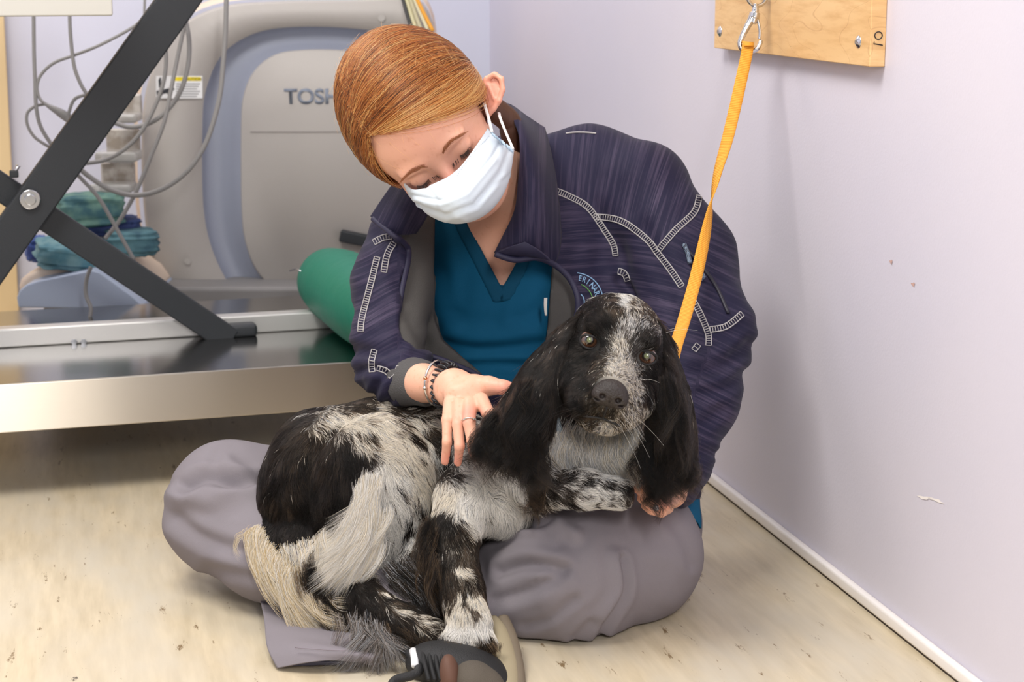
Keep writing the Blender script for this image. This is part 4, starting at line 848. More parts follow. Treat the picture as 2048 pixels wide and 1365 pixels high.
# ------------------------------------------------------------------ trousers
tw = mat('trouser_grey', srgb(128, 122, 127), .85, spec=.15, bump=(1300, .2)); tw2 = tw
trp = tr+tl_+[ell(1110, 960, 2.77, 215, 130, 140, k=40), ell(1060, 1050, 2.60, 130, 70, 120, k=40)]
tf = Field(trp); lo, hi = bounds(trp); lo[2] = .0005
V, Q = sdf_mesh(Field(trp, lambda v, p: np.maximum(v, .002-p[:, 2])), lo, hi, .0045); V = smooth_v(V, Q, 2, .5)
tc_ = [([(372, 975), (410, 955), (470, 968), (520, 965)], 11, -.017), ([(345, 995), (420, 1000), (510, 985)], 14, .010), ([(455, 925), (500, 960), (540, 975)], 12, .010), ([(350, 1070), (420, 1110), (520, 1160)], 22, .004), ([(350, 1040), (400, 1075), (470, 1100), (540, 1120)], 12, -.009), ([(420, 1140), (490, 1150), (560, 1165)], 12, -.006),
       ([(1000, 1145), (1060, 1130), (1130, 1138)], 9, -.010), ([(985, 1120), (1040, 1100), (1120, 1110)], 14, .006), ([(990, 1200), (1060, 1180), (1120, 1150)], 9, -.006), ([(1000, 1232), (1080, 1205), (1150, 1170)], 12, .005), ([(1050, 1255), (1100, 1240), (1150, 1200)], 8, -.005),
       ([(1245, 1120), (1252, 1180), (1225, 1235), (1195, 1290)], 7, -.009), ([(1225, 1110), (1235, 1180), (1205, 1230)], 10, .005), ([(1010, 1040), (1050, 1050), (1100, 1040)], 8, -.009), ([(1030, 1015), (1080, 1030), (1150, 1070)], 11, .008), ([(1000, 1070), (1060, 1062), (1110, 1075)], 10, .005), ([(1330, 1030), (1370, 1080), (1385, 1130)], 10, -.004), ([(1300, 1110), (1350, 1130), (1340, 1200)], 16, .003), ([(1180, 1250), (1150, 1280)], 8, -.005)]
V = creased(V, Q, tc_, (.0035, 9)); V[:, 2] = np.maximum(V[:, 2], .001); TR = objnp('trousers', V, Q, tw, PER)
TT = bvh(TR)
G = lambda x, y, z: (x, y, fd(y, z))
o = patch('trouser_hem', [[(515, 1180, 2.52), (600, 1195, 2.49), (700, 1225, 2.45), (780, 1250, 2.42)], [G(528, 1226, .032), G(600, 1250, .030), G(700, 1270, .03), G(778, 1284, .03)], [G(530, 1262, .022), G(588, 1272, .028), G(690, 1296, .026), G(765, 1306, .022)],
    [G(532, 1292, .018), G(590, 1280, .032), G(660, 1292, .034), G(760, 1316, .02)], [G(540, 1312, .014), G(600, 1302, .028), G(680, 1306, .028), G(750, 1324, .014)], [G(554, 1337, .004), G(615, 1324, .018), G(680, 1320, .018), G(745, 1332, .006)]], tw, TR, .0022, 4)
patch('trouser_hem_inside', [[G(552, 1318, .012), G(615, 1326, .010), G(700, 1326, .010)], [G(558, 1334, .003), G(620, 1332, .003), G(700, 1330, .003)]], mat('trouser_inside', srgb(92, 92, 112), .9), TR, .002, 3)  # same cloth; the shade under the hem is put into a darker colour
tube('hem_stitch', catmull([P(*G(590, 1296, .031)), P(*G(640, 1300, .032)), P(*G(690, 1302, .031))], 6), .0006, mat('hem_thread', srgb(128, 120, 128), .8), TR, seg=5)
# ------------------------------------------------------------------ shoe
SH = empty('shoe', P(930, 1345, 2.26)*[1, 1, 0]); SH.parent = PER; EMP.remove(SH); SH.location = (0, 0, 0)
blk = mat('shoe_black', srgb(26, 26, 28), .6, bump=(700, .5)); khaki = mat('shoe_khaki', srgb(150, 138, 112), .7); brown = mat('shoe_brown', srgb(92, 62, 48), .7); greyt = mat('shoe_mesh', srgb(84, 76, 66), .75, bump=(900, .6))
def sdfobj(n, prims, h, m, par, sm=2, post=None):
    lo, hi = bounds(prims); V, Q = sdf_mesh(Field(prims, post), lo, hi, h); V = smooth_v(V, Q, sm, .5); return objnp(n, V, Q, m, par)
zf = lambda v, p: np.maximum(v, .002-p[:, 2])
sdfobj('upper', [ell(930, 1352, 2.235, 98, 60, 70, roll=-14, k=20), ell(870, 1325, 2.245, 60, 42, 60, k=20), ell(960, 1385, 2.215, 70, 56, 60, k=20)], .003, blk, SH, post=zf)
sdfobj('toe_panel', [ell(950, 1368, 2.208, 54, 46, 60, roll=-30, k=10), ell(978, 1392, 2.205, 40, 52, 54, k=10)], .003, greyt, SH, post=zf)
sdfobj('side_panel', [ell(900, 1358, 2.198, 22, 50, 36, roll=6, k=10)], .003, brown, SH, post=zf)
so = catmull([P(985, 1236, 2.31), P(1000, 1270, 2.285), P(1010, 1310, 2.255), P(1016, 1360, 2.215), P(1012, 1440, 2.15)], 8)
tube('sole', so, np.interp(np.arange(len(so)), [0, 6, 18, 32], [.006, .011, .0135, .013]), khaki, SH, seg=16, flat=.6)
tube('sole_tread', [p+RT*.012-UP*.002+FW*.004 for p in so], .0085, mat('sole_dark', srgb(112, 100, 84), .7), SH, seg=12, flat=.8)
for off_ in (-.014, -.021): tube('sole_stripe', [p+RT*off_-FW*.004 for p in so[8:]], .0016, mat('sole_edge', srgb(200, 180, 140) if off_ > -.02 else srgb(40, 36, 32), .6), SH, seg=8)
tube('strap', catmull([P(812, 1300, 2.25), P(826, 1318, 2.23), P(838, 1340, 2.205), P(824, 1352, 2.195), P(790, 1362, 2.185), P(776, 1390, 2.165)], 8), .0055, blk, SH, seg=12)
tube('reflector', [P(826, 1302, 2.235), P(829, 1316, 2.222), P(830, 1332, 2.206)], .0045, mat('reflective_white', srgb(248, 248, 250), .3), SH, seg=10)
for k in range(4): tube('lace', catmull([P(846+k*12, 1305-k*3, 2.225), P(850+k*12, 1330, 2.200), P(858+k*12, 1362, 2.188)], 6), .0028, mat('lace_black', srgb(18, 18, 20), .7), SH, seg=8)
# ------------------------------------------------------------------ bangle, coil, rings
silver = mat('silver', srgb(226, 222, 218), .14, metal=1.0); rose = mat('rose_gold', srgb(226, 160, 120), .18, metal=1.0)
def ringpath(c, n, r, sy=1.0, a0=0, a1=360, k=60, up=None):
    n = np.array(n)/np.linalg.norm(n); nW = n@CM; u = UP-nW*(UP@nW); u /= np.linalg.norm(u); s = np.cross(nW, u); return [c+u*r*math.cos(math.radians(a))+s*r*sy*math.sin(math.radians(a)) for a in np.linspace(a0, a1, k, endpoint=(a1-a0) != 360)]
cB = P(876, 766, 2.408); tube('bangle', ringpath(cB, (.84, -.05, .54), .0285), .0016, silver, PER, closed=True)
bead = ringpath(cB, (.84, -.05, .54), .0288)
for i_ in (16, 20):
    b_ = min(bead, key=lambda p: abs(proj(p)[1]-(757 if i_ == 16 else 774))+(0 if proj(p)[2] < 2.405 else 999)); tube('bangle_bead', [b_-UP*.0028, b_, b_+UP*.0028], [.0012, .0032, .0012], rose if i_ == 16 else silver, PER)
cC = P(892, 771, 2.398); pth = []
nW = np.array([.90, -.1, .42]); nW /= np.linalg.norm(nW); nW = nW@CM; u = UP-nW*(UP@nW); u /= np.linalg.norm(u); s_ = np.cross(nW, u)
for a in np.linspace(0, 2*math.pi, 22*10+1)[:-1]:
    e = u*math.cos(a)+s_*math.sin(a); b_ = a*22; pth.append(cC+e*(.0272+.0030*math.cos(b_))+nW*.0072*math.sin(b_))
tube('hair_coil', pth, .0016, mat('coil_black', srgb(24, 24, 30), .35), PER, seg=7, closed=True)
tube('finger_ring', catmull([hit(BT, x_, 842-5*math.sin((x_-925)/28*3.1), .0008)[0] for x_ in np.linspace(925, 953, 9)], 4), .0010, silver, PER, seg=8)
tube('diamond_ring', ringpath(P(1319, 1008, 2.322), (.9, .25, .1), .0096, 1.0), .0009, silver, PER, closed=True, seg=8)
for k, (a, b) in enumerate(((0, 0), (4, 0), (-4, 0), (0, 4), (0, -4), (3, 3), (-3, -3), (3, -3), (-3, 3))):
    q = P(1312+a, 1017+b, 2.297); tube('ring_stone', [q-UP*.0013, q, q+UP*.0013], [.0004, .0019 if k else .0028, .0004], mat('diamond', srgb(240, 240, 245), .05, metal=.6), PER, seg=6)
# ================================================================== THE DOG
DOG = empty('dog', P(900, 1100, 2.42)*[1, 1, 0]); tag(DOG, 'black and white roan spaniel with long black ears curled across the lap, looking out', 'dog')
dX = np.array([.963, -.268, -.03]); dX /= np.linalg.norm(dX); dF = np.array([.0, -.28, .96]); dF -= dX*(dF@dX); dF /= np.linalg.norm(dF); dU = np.cross(dF, dX)
DM = np.array([dX, dF, dU])@CM; DO = P(1236, 697, 2.235); S_ = 2.235/F
dl = lambda x, y, z: DO+np.array([x, y, z])@DM
dE = lambda c, r, k, op=1: EL(dl(*c), r, DM, k, op)
dR = lambda a, b, ra, rb, k: RC(dl(*a), dl(*b), ra, rb, k)
dh = [dE((0, -.058, -.003), (.057, .070, .051), .02), dE((0, -.02, .008), (.044, .032, .032), .02), dR((0, -.01, -.018), (0, .062, -.035), .032, .0245, .02), dE((0, .040, -.046), (.034, .042, .028), .015),
      dE((.022, .046, -.056), (.023, .032, .023), .008), dE((-.022, .046, -.056), (.023, .032, .023), .008), dE((0, .034, -.077), (.032, .034, .017), .010), dE((.034, .005, -.055), (.026, .034, .026), .02), dE((-.034, .005, -.055), (.026, .034, .026), .02),
      dE((.042, -.028, -.040), (.029, .036, .036), .02), dE((-.042, -.028, -.040), (.029, .036, .036), .02),
      dE((.030, -.004, .018), (.015, .013, .009), .010), dE((-.030, -.004, .018), (.015, .013, .009), .010), 
      dE((.035, .012, .0), (.0125, .012, .0095), .006, -1), dE((-.035, .012, .0), (.0125, .012, .0095), .006, -1)]
dbody = [ell(640, 985, 2.46, 122, 145, 110, k=30), ell(600, 1095, 2.42, 62, 52, 60, k=30)]+chain([(640, 905, 2.49, 88), (760, 882, 2.495, 80), (880, 892, 2.495, 84), (1000, 965, 2.45, 95), (1150, 930, 2.43, 92)], 30)
dbody += [ell(745, 985, 2.40, 122, 158, 85, roll=-12, k=9), ell(1190, 905, 2.37, 88, 62, 60, k=30), ell(970, 985, 2.375, 86, 84, 60, k=22), ell(1020, 1000, 2.38, 60, 70, 60, k=25)]
legF = chain([(930, 1000, 2.365, 60), (905, 1080, 2.335, 48), (924, 1180, 2.295, 40), (938, 1250, 2.275, 46)], 18)+[ell(936, 1280, 2.262, 56, 30, 34, k=14)]
for tx, ty in ((898, 1292), (922, 1304), (950, 1306), (976, 1294)): legF.append(ell(tx, ty, 2.258, 16, 18, 20, k=6))
legC = chain([(1060, 960, 2.345, 46), (1085, 980, 2.315, 38), (1165, 978, 2.288, 37), (1232, 988, 2.283, 32)], 15)+[ell(1246, 992, 2.285, 20, 24, 24, k=10)]
legH = chain([(700, 1080, 2.41, 80), (665, 1130, 2.385, 56), (722, 1200, 2.345, 42), (800, 1245, 2.315, 34), (862, 1268, 2.295, 30)], 18)+[ell(868, 1275, 2.292, 30, 22, 24, k=10)]
legI = chain([(860, 1080, 2.41, 60), (840, 1145, 2.375, 44), (812, 1180, 2.36, 34), (862, 1215, 2.335, 30)], 18)
tail = chain([(545, 1060, 2.44, 34), (556, 1120, 2.395, 22), (605, 1175, 2.36, 15), (650, 1220, 2.34, 9)], 12)
neckd = chain([(1150, 930, 2.43, 90), (1205, 840, 2.375, 86)], 30)+[RC(P(1205, 840, 2.375), dl(0, -.07, -.02), .048, .046, .03)]
dall = dbody+legF+legC+legH+legI+tail+neckd+dh
lo, hi = bounds(dall); V, Q = sdf_mesh(Field(dall), lo, hi, .0032); V = smooth_v(V, Q, 2, .5)
# ---- coat map: (px, py, dx, dy, hair length px, black share, cream share)
G_ = [(620,880,-.6,.8,30,.98,1),(540,960,-.3,1,30,1,0),(520,1040,0,1,32,1,0),(580,1000,-.1,1,30,1,1),(660,930,-.3,.95,30,.99,1),(695,905,.3,.95,30,.96,0),(722,935,.2,1,28,.97,0),(690,960,.0,1,30,1,0),(650,1020,-.2,1,34,1,0),(600,1080,.1,1,40,1,0),(560,1105,.4,.9,40,1,0),(640,970,-.1,1,30,1,0),(600,930,-.3,1,30,1,1),  # cream share on black rump hairs paints in a brown sheen
 (680,1000,-.1,1,34,.97,0),(630,1050,-.1,1,36,1,0),(700,800,.8,.4,28,.85,1),(620,830,-.5,.5,28,.8,0),(560,870,-.6,.7,28,.97,0),(800,800,.9,.3,28,.75,1),(850,812,.9,.3,26,.6,1),(745,815,.9,.3,28,.6,1),
 (640,850,.3,.6,26,.45,1),(700,845,.8,.5,26,.30,1),(760,850,.8,.5,26,.35,1),(780,900,.8,.6,26,.28,1),(735,880,.8,.5,26,.35,1),(820,870,.6,.6,28,.42,1),(860,850,.7,.6,30,.5,1),(875,900,.7,.6,32,.55,0),(890,930,.7,.7,30,.55,0),(830,920,.6,.7,28,.3,1),
 (752,950,.1,1,36,.06,0),(800,960,.3,1,30,.37,0),(840,960,.4,.9,28,.38,1),(862,1010,.1,1,28,.34,1),(820,1030,.0,1,30,.43,0),(780,1030,-.1,1,34,.26,0),(735,1000,-.2,1,45,.0,0),(708,1045,-.5,.9,70,.0,1),(720,1090,-.5,.9,85,.03,1),(662,1075,-.7,.7,75,.02,1),(760,1090,-.3,1,60,.15,0),(820,1090,0,1,35,.38,0),(850,1070,-.1,1,28,.3,0),(790,1130,-.2,1,30,.8,0),(840,1125,-.2,1,26,.7,0),
 (600,1125,.1,1,50,.95,0),(620,1150,.2,1,50,.97,0),(680,1170,.3,.95,35,.98,0),(735,1195,.5,.8,30,.92,0),(765,1175,.6,.8,24,.7,1),(795,1212,.8,.5,22,.5,1),(850,1245,.8,.4,22,.45,1),(830,1272,.4,.9,28,.95,1),(765,1240,.2,1,42,.97,0),(700,1235,0,1,50,.92,0),(868,1285,.3,.9,22,.9,1),
 (830,1155,.6,.5,45,.9,0),(855,1200,.4,.7,42,.9,0),(800,1170,.6,.6,30,.8,0),(885,1120,.3,.8,30,.6,0),(870,1160,.2,.9,30,.8,1),
 (900,900,.6,.7,30,.55,0),(900,950,.5,.8,30,.5,0),(880,870,.7,.6,30,.6,1),(870,960,.5,.8,26,.25,1),(850,930,.6,.8,26,.25,1),(930,915,.6,.6,24,.38,0),(960,940,.3,.7,26,.08,0),(1000,960,.4,.6,26,.03,0),(1040,975,.3,.9,28,.03,0),(975,1005,-.4,.9,24,.08,0),(990,985,.7,-.2,20,.34,0),(930,1000,-.4,.8,24,.22,0),(900,1000,-.5,.8,22,.34,1),(1010,1040,.1,1,30,.12,0),(965,1045,.1,1,26,.2,0),(1045,1020,.2,1,30,.25,0),
 (880,1045,-.1,1,24,.95,0),(868,1090,0,1,30,.98,0),(915,1085,.1,1,18,.8,1),(950,1090,.1,1,16,.62,1),(888,1150,0,1,26,.85,1),(930,1150,.1,1,16,.66,1),(900,1205,0,1,20,.55,1),(955,1205,.1,1,15,.45,1),(930,1235,0,1,15,.6,1),(918,1262,0,1,18,.08,0),(962,1258,.1,1,18,.08,0),(940,1262,0,1,16,.3,0),(895,1292,-.1,1,22,.88,1),(945,1298,0,1,22,.8,1),(985,1290,.1,1,20,.8,1),
 (1080,955,.6,.4,26,.93,0),(1070,1000,-.3,.7,34,.88,1),(1120,948,.9,.2,18,.86,0),(1120,990,.9,.2,18,.5,0),(1170,958,.9,.2,16,.58,0),(1170,992,.9,.1,16,.42,0),(1220,968,.9,.3,14,.55,0),(1230,1000,.9,.1,14,.36,0),(1258,985,.6,.8,12,.9,0),(1250,1005,.6,.5,12,.5,0),
 (1135,800,-.2,1,24,1,0),(1148,838,-.2,1,20,1,0),(1290,850,.2,1,22,.6,1),(1115,890,.2,1,42,.08,0),(1150,880,-.3,1,46,.2,0),(1200,885,.2,1,50,.08,0),(1250,880,-.1,1,45,.12,0),(1160,930,-.1,1,42,.12,0),(1225,935,.1,1,44,.12,0),(1275,920,.2,1,40,.2,0),(1110,930,.1,1,40,.1,0)]
GH = [(1250,608,.1,-1,12,.0,0),(1275,625,.3,-.9,12,.62,1),(1232,625,-.1,-1,12,.85,1),(1310,640,.5,-.8,12,.68,1),(1234,604,-.1,-1,12,.85,1),(1272,606,.2,-1,12,.66,1),(1295,618,.4,-.9,12,.7,1),(1325,645,.6,-.7,12,.75,1),(1262,655,.1,-1,10,.5,0),(1240,695,0,-1,9,.5,1),(1228,740,0,-1,7,.38,1),(1290,655,.5,-.8,10,.62,0),
 (1180,620,-.5,-.8,12,1,0),(1145,680,-.8,.2,12,1,0),(1210,645,-.2,-1,10,1,0),(1190,655,-.5,-.7,10,1,0),(1200,690,-.2,-.9,8,.97,0),(1180,712,-.8,.3,9,1,0),(1140,740,-.7,.7,12,1,0),(1320,690,.8,-.2,10,1,0),(1288,672,.4,-.9,9,.97,0),(1275,700,.4,-.7,8,.85,0),(1330,740,.7,.7,12,1,0),(1305,765,.6,.7,11,1,0),(1330,665,.7,-.5,12,.6,0),
 (1200,732,-.4,.2,7,.85,1),(1168,765,-.7,.6,9,1,0),(1150,815,-.5,.9,13,1,0),(1182,800,-.6,.6,8,.92,1),(1192,835,-.3,.9,9,.85,1),(1250,745,.4,-.2,7,.38,1),(1270,780,.8,.4,8,.45,1),(1283,820,.7,.7,10,.5,1),(1268,845,.3,1,14,.4,1),(1215,855,0,1,16,.45,1),(1175,855,-.3,1,16,.7,1),(1240,840,.2,1,10,.6,1),(1220,828,0,1,6,.9,1),(1295,800,.7,.8,11,.85,0)]
def field_at(V, src, warp=9, p=2.0):
    x, y, d = proj(V); x = x+warp*vnoise(V, 55, 31)+warp*.5*vnoise(V, 130, 32); y = y+warp*vnoise(V, 55, 33)+warp*.5*vnoise(V, 130, 34)
    A = np.array(src, float); W = 1/(((x[:, None]-A[None, :, 0])**2+(y[:, None]-A[None, :, 1])**2)+60)**p; W /= W.sum(1)[:, None]; return W@A[:, 2:]
BLK = np.array(srgb(13, 11, 11)[:3]); BRN = np.array(srgb(64, 50, 36)[:3]); WHT = np.array(srgb(226, 222, 216)[:3]); CRM = np.array(srgb(218, 203, 176)[:3]); GRY = np.array(srgb(150, 152, 156)[:3])
def headmask(V):
    l = (V-DO)@DM.T; return (l[:, 1] > -.085) & (np.abs(l[:, 0]) < .09) & (l[:, 2] > -.095) & (l[:, 2]+.62*(l[:, 1]+.085) > -.075-.0*l[:, 1]) & ((l[:, 1] > -.02) | (l[:, 2] > -.06))
def coat(V):
    a = field_at(V, G_); h_ = field_at(V, GH, 4, 2.2); m = headmask(V); return np.where(m[:, None], h_, a), m
a, m = coat(V); t = a[:, 3:4]; base = (WHT*(1-.5*a[:, 4:5])+CRM*.5*a[:, 4:5])*(1-t)+BLK*t
coatm = attr_mat('coat', .8, spec=.2); furm = hair_mat('fur', .30, .45, ior=1.22)
DB = objnp('body', V, Q, coatm, DOG); setcol(DB, base*.6); DT = bvh(DB)
def sample(V, Q, n, back=.12):
    T_ = np.concatenate([Q[:, :3], Q[:, [0, 2, 3]]]) if Q.shape[1] == 4 else Q; N_ = vnormals(V, Q)
    A, B, C_ = V[T_[:, 0]], V[T_[:, 1]], V[T_[:, 2]]; cr_ = np.cross(B-A, C_-A); ar = np.linalg.norm(cr_, axis=1); nz = (N_[T_[:, 0]]+N_[T_[:, 1]]+N_[T_[:, 2]])
    nz /= np.linalg.norm(nz, axis=1)[:, None]+1e-9; v = CAMP-(A+B+C_)/3; v /= np.linalg.norm(v, axis=1)[:, None]; f = (nz*v).sum(1)
    w_ = ar*np.clip((f+.45)*3, back, 1); i = RNG.choice(len(T_), n, p=w_/w_.sum()); r1 = np.sqrt(RNG.random(n)); r2 = RNG.random(n)
    return A[i]*(1-r1)[:, None]+B[i]*(r1*(1-r2))[:, None]+C_[i]*(r1*r2)[:, None], nz[i]
def grow(p, n, f, K=6, lift=.35, rad=.00022, lenk=1.0, wav=.12, droop=.12, scale=None):
    """f: dx,dy,len,black,cream per root"""
    N_ = len(p); lk = S_*lenk
    jit = np.stack([vnoise(p, 75, 41), vnoise(p, 75, 42), vnoise(p, 75, 43)], 1)*.55+np.stack([vnoise(p, 30, 44), vnoise(p, 30, 45), vnoise(p, 30, 46)], 1)*.25+RNG.normal(size=(N_, 3))*.13
    d = f[:, 0:1]*RT-f[:, 1:2]*UP; d /= np.linalg.norm(d, axis=1)[:, None]+1e-9; d = d+jit; d = d-n*(d*n).sum(1)[:, None]; d /= np.linalg.norm(d, axis=1)[:, None]+1e-9
    ln = f[:, 2]*lk*(.65+.6*RNG.random(N_)); t = np.linspace(0, 1, K); side = np.cross(d, n); ph = RNG.random(N_)*2+vnoise(p, 60, 47)*3
    path = p[:, None]+ln[:, None, None]*(d[:, None]*t[None, :, None]+n[:, None]*(lift*(t-.8*t*t))[None, :, None]+side[:, None]*(wav*np.sin(t[None]*4+ph[:, None])*t[None])[..., None])
    path[:, :, 2] -= (droop*ln)[:, None]*(t**2)[None]
    prof = np.array([1, 1, .95, .8, .55, .12]) if K == 6 else np.interp(t, [0, .6, 1], [1, .85, .1])
    return path, np.repeat(prof[None], N_, 0)*rad*(.7+.6*RNG.random(N_))[:, None]
def strandcol(p, f, d_len=.02):
    n = len(p); dirp = f[:, 0:1]*RT-f[:, 1:2]*UP; dirp /= np.linalg.norm(dirp, axis=1)[:, None]+1e-9
    q = p-dirp*(p*dirp).sum(1)[:, None]*.55; hm = headmask(p)*1.0; nz = vnoise(q, 78, 51)*(.8-.45*hm)+vnoise(q, 190, 52)*(.2+.2*hm)+vnoise(p, 34, 53)*.2; nz = .5+.5*nz+RNG.normal(size=n)*(.035+.16*hm)
    lim = np.clip(f[:, 3], 0, 1); black = nz < .5+(lim-.5)*1.15; black = np.where(lim > .93, RNG.random(n) < .9985, black); black = np.where(lim < .05, RNG.random(n) < .01, black)
    r = RNG.random((n, 1)); cr_ = np.clip(f[:, 4:5], 0, 1); lk_ = .4+3.2*(np.clip(.45+.8*vnoise(q, 120, 57)+.5*vnoise(q, 260, 58), 0, 1)**2)[:, None]; dark = (BLK*(1-.4*cr_*r)+BRN*(.4*cr_*r+.10*r))*lk_; lt = WHT*(1-.55*cr_)+CRM*.55*cr_; lt = lt*(.72+.36*r)  # dark locks get paler streaks, a sheen painted into the strand colour
    lt = np.where(RNG.random((n, 1)) < .10+.25*hm[:, None], GRY*(.8+.4*r), lt); return np.where(black[:, None], dark, lt)
def fur_on(name, V, Q, n, par, fn, keep=None, **k):
    p, nn = sample(V, Q, n); f = fn(p)
    if keep is not None: s = keep(p, nn, f); p, nn, f = p[s], nn[s], f[s]
    path, rad = grow(p, nn, f, **k); hair_curves(name, path, rad, strandcol(p, f), furm, par)
def eyeclear(p):
    l = (p-DO)@DM.T; e = np.minimum(((l[:, 0]-.035)/.0125)**2+(l[:, 2]/.0100)**2, ((l[:, 0]+.035)/.0125)**2+(l[:, 2]/.0100)**2); nose = (l[:, 0]/.021)**2+((l[:, 2]+.030)/.0185)**2
    return ~((l[:, 1] > -.03) & (e < 1)) & ~((l[:, 1] > .074) & (nose < .85))
fur_on('fur', V, Q, 170000, DB, lambda p: coat(p)[0], keep=lambda p, n, f: ~headmask(p), lift=.30, rad=.00017)
fur_on('face_fur', V, Q, 400000, DB, lambda p: coat(p)[0], keep=lambda p, n, f: headmask(p) & eyeclear(p), lift=.30, rad=.00013, wav=.05, droop=.02, lenk=1.0)
# ---- long feathering: cream tail hair, thigh feathers, heel tuft, belly, elbow
def tuft(name, root, pts, n_, spread0, spread1, cols, r=.0002, K=12, wav=.004, wt=None, par=None):
    """roots along px polyline `root`; every hair follows the shape of `pts` (relative px path)"""
    R_ = catmull(root, 8) if len(root) > 2 else np.array(root, float); rel = catmull(pts, 8); s = np.linspace(0, len(rel)-1, K); rel = np.stack([np.interp(s, np.arange(len(rel)), rel[:, k]) for k in range(3)], 1); rel = rel-rel[0]
    n = int(n_*2.0); r = r*.62; pp = []; rr = []; cc = []; t = np.linspace(0, 1, K); nl = max(5, n//30); lock = RNG.normal(size=(nl, 3)); lock2 = RNG.normal(size=(nl, 3)); lu = RNG.random(nl); ll = .65+.4*RNG.random(nl); lb = (.4+3.2*RNG.random(nl)**2.2) if cols[0].max() < .05 else (.88+.16*RNG.random(nl))  # on black tufts the brightness per lock paints in a sheen
    for i in range(n):
        k = RNG.integers(nl); u = np.clip(lu[k]+RNG.normal()*.06, 0, .999)*(len(R_)-1); j = int(u); r0 = R_[j]*(1-(u-j))+R_[min(j+1, len(R_)-1)]*(u-j)
        jx, jy = RNG.normal()*.45*spread0, RNG.normal()*.45*spread0; r0 = r0+np.array([lock[k, 0]*.9*spread0+jx, lock[k, 1]*.9*spread0+jy, lock[k, 2]*.0012])
        L_ = ll[k]*(.75+.35*RNG.random()); c = r0+rel*L_*[1, 1, 1]+(t**1.6)[:, None]*np.array([lock2[k, 0]*spread1*1.0+RNG.normal()*spread1*.12-jx*.85, lock2[k, 1]*spread1*.6+RNG.normal()*spread1*.12-jy*.5, lock2[k, 2]*.006])
        w_ = P(c[:, 0], c[:, 1], c[:, 2]); w_ += (np.sin(t*7+lock[k, 0]*3)*t*wav)[:, None]*RT; w_[:, 2] = np.maximum(w_[:, 2], .002)
        pp.append(w_); rr.append(np.interp(t, [0, .6, 1], [1, .8, .1])*r*(.7+.6*RNG.random())); cc.append(cols[RNG.integers(len(cols))]*(.84+.26*RNG.random())*lb[k])
    return hair_curves(name, np.array(pp), np.array(rr), np.array(cc), furm, par or DB)
cr3 = [CRM, CRM*.95, WHT, np.array(srgb(200, 176, 132)[:3])]; bk3 = [BLK, BLK*1.1, BRN*.7, BRN*.5]; gy3 = [GRY, BRN, BLK*1.5, np.array(srgb(120, 110, 104)[:3]), np.array(srgb(170, 162, 156)[:3])]
tuft('tail_feathering', [(512, 1066, 2.395), (530, 1090, 2.38), (552, 1120, 2.365), (590, 1160, 2.345)], [(0, 0, 0), (-8, 22, -.008), (6, 70, -.015), (40, 115, -.02), (80, 135, -.02)], 1500, 9, 22, cr3, .00024)
tuft('tail_feathering', [(560, 1120, 2.36), (600, 1165, 2.342), (640, 1200, 2.33)], [(0, 0, 0), (10, 30, -.008), (38, 60, -.012), (70, 72, -.012)], 1100, 9, 16, cr3, .00024)
tuft('tail_feathering', [(500, 1070, 2.40), (520, 1060, 2.395)], [(0, 0, 0), (-14, 8, -.004), (-12, 30, -.006), (2, 60, -.01)], 120, 8, 8, cr3, .00024)
tuft('thigh_feathering', [(742, 960, 2.335), (728, 1010, 2.33), (716, 1050, 2.328)], [(0, 0, 0), (-6, 45, -.004), (-30, 95, -.006), (-70, 140, -.004)], 1700, 11, 17, [WHT, WHT, WHT*.85, CRM], .0002)
tuft('thigh_feathering', [(760, 1030, 2.335), (748, 1080, 2.335), (720, 1085, 2.33)], [(0, 0, 0), (-8, 30, -.004), (-30, 72, -.006), (-66, 108, -.004)], 1000, 11, 17, [WHT, CRM, WHT*.85], .00022)
tuft('thigh_feathering', [(640, 1075, 2.345), (600, 1085, 2.355), (575, 1100, 2.365)], [(0, 0, 0), (4, 26, -.004), (6, 50, -.006), (18, 78, -.004)], 160, 8, 10, [WHT, CRM], .00022)
tuft('leg_feathering', [(610, 1130, 2.335), (640, 1170, 2.33), (690, 1220, 2.32)], [(0, 0, 0), (4, 30, -.004), (22, 60, -.006), (50, 84, -.004)], 900, 10, 14, bk3, .00022)
tuft('heel_feathering', [(700, 1232, 2.275), (730, 1250, 2.265), (760, 1262, 2.255)], [(0, 0, 0), (4, 30, -.006), (-4, 70, -.012), (-18, 118, -.012)], 520, 10, 34, gy3, .0002)
tuft('heel_feathering', [(730, 1255, 2.26), (765, 1268, 2.25)], [(0, 0, 0), (12, 22, -.006), (34, 50, -.010), (52, 90, -.010)], 260, 8, 26, gy3, .0002)
tuft('leg_feathering', [(760, 1250, 2.285), (810, 1270, 2.28), (860, 1285, 2.275)], [(0, 0, 0), (6, 14, -.003), (18, 30, -.004)], 700, 8, 10, bk3+[BRN], .0002)
tuft('leg_feathering', [(862, 1040, 2.305), (858, 1090, 2.30), (872, 1150, 2.285)], [(0, 0, 0), (-6, 20, -.002), (-6, 50, -.002), (6, 84, .002)], 1000, 8, 12, bk3+[BRN], .0002)
tuft('belly_feathering', [(780, 1135, 2.335), (815, 1155, 2.325), (850, 1165, 2.32)], [(0, 0, 0), (20, 22, -.004), (48, 46, -.006), (70, 80, -.004)], 1200, 12, 16, bk3+[GRY*.5], .0002)
tuft('belly_feathering', [(862, 1110, 2.33), (872, 1140, 2.325)], [(0, 0, 0), (-12, 20, -.004), (-6, 56, -.006), (10, 90, -.004)], 500, 8, 12, bk3+[BRN, CRM*.5], .0002)
tuft('elbow_feathering', [(1085, 965, 2.28), (1075, 990, 2.28), (1090, 1005, 2.28)], [(0, 0, 0), (-10, 8, -.002), (-14, 24, -.002), (-8, 38, .0)], 500, 6, 9, bk3+[BRN], .0002)
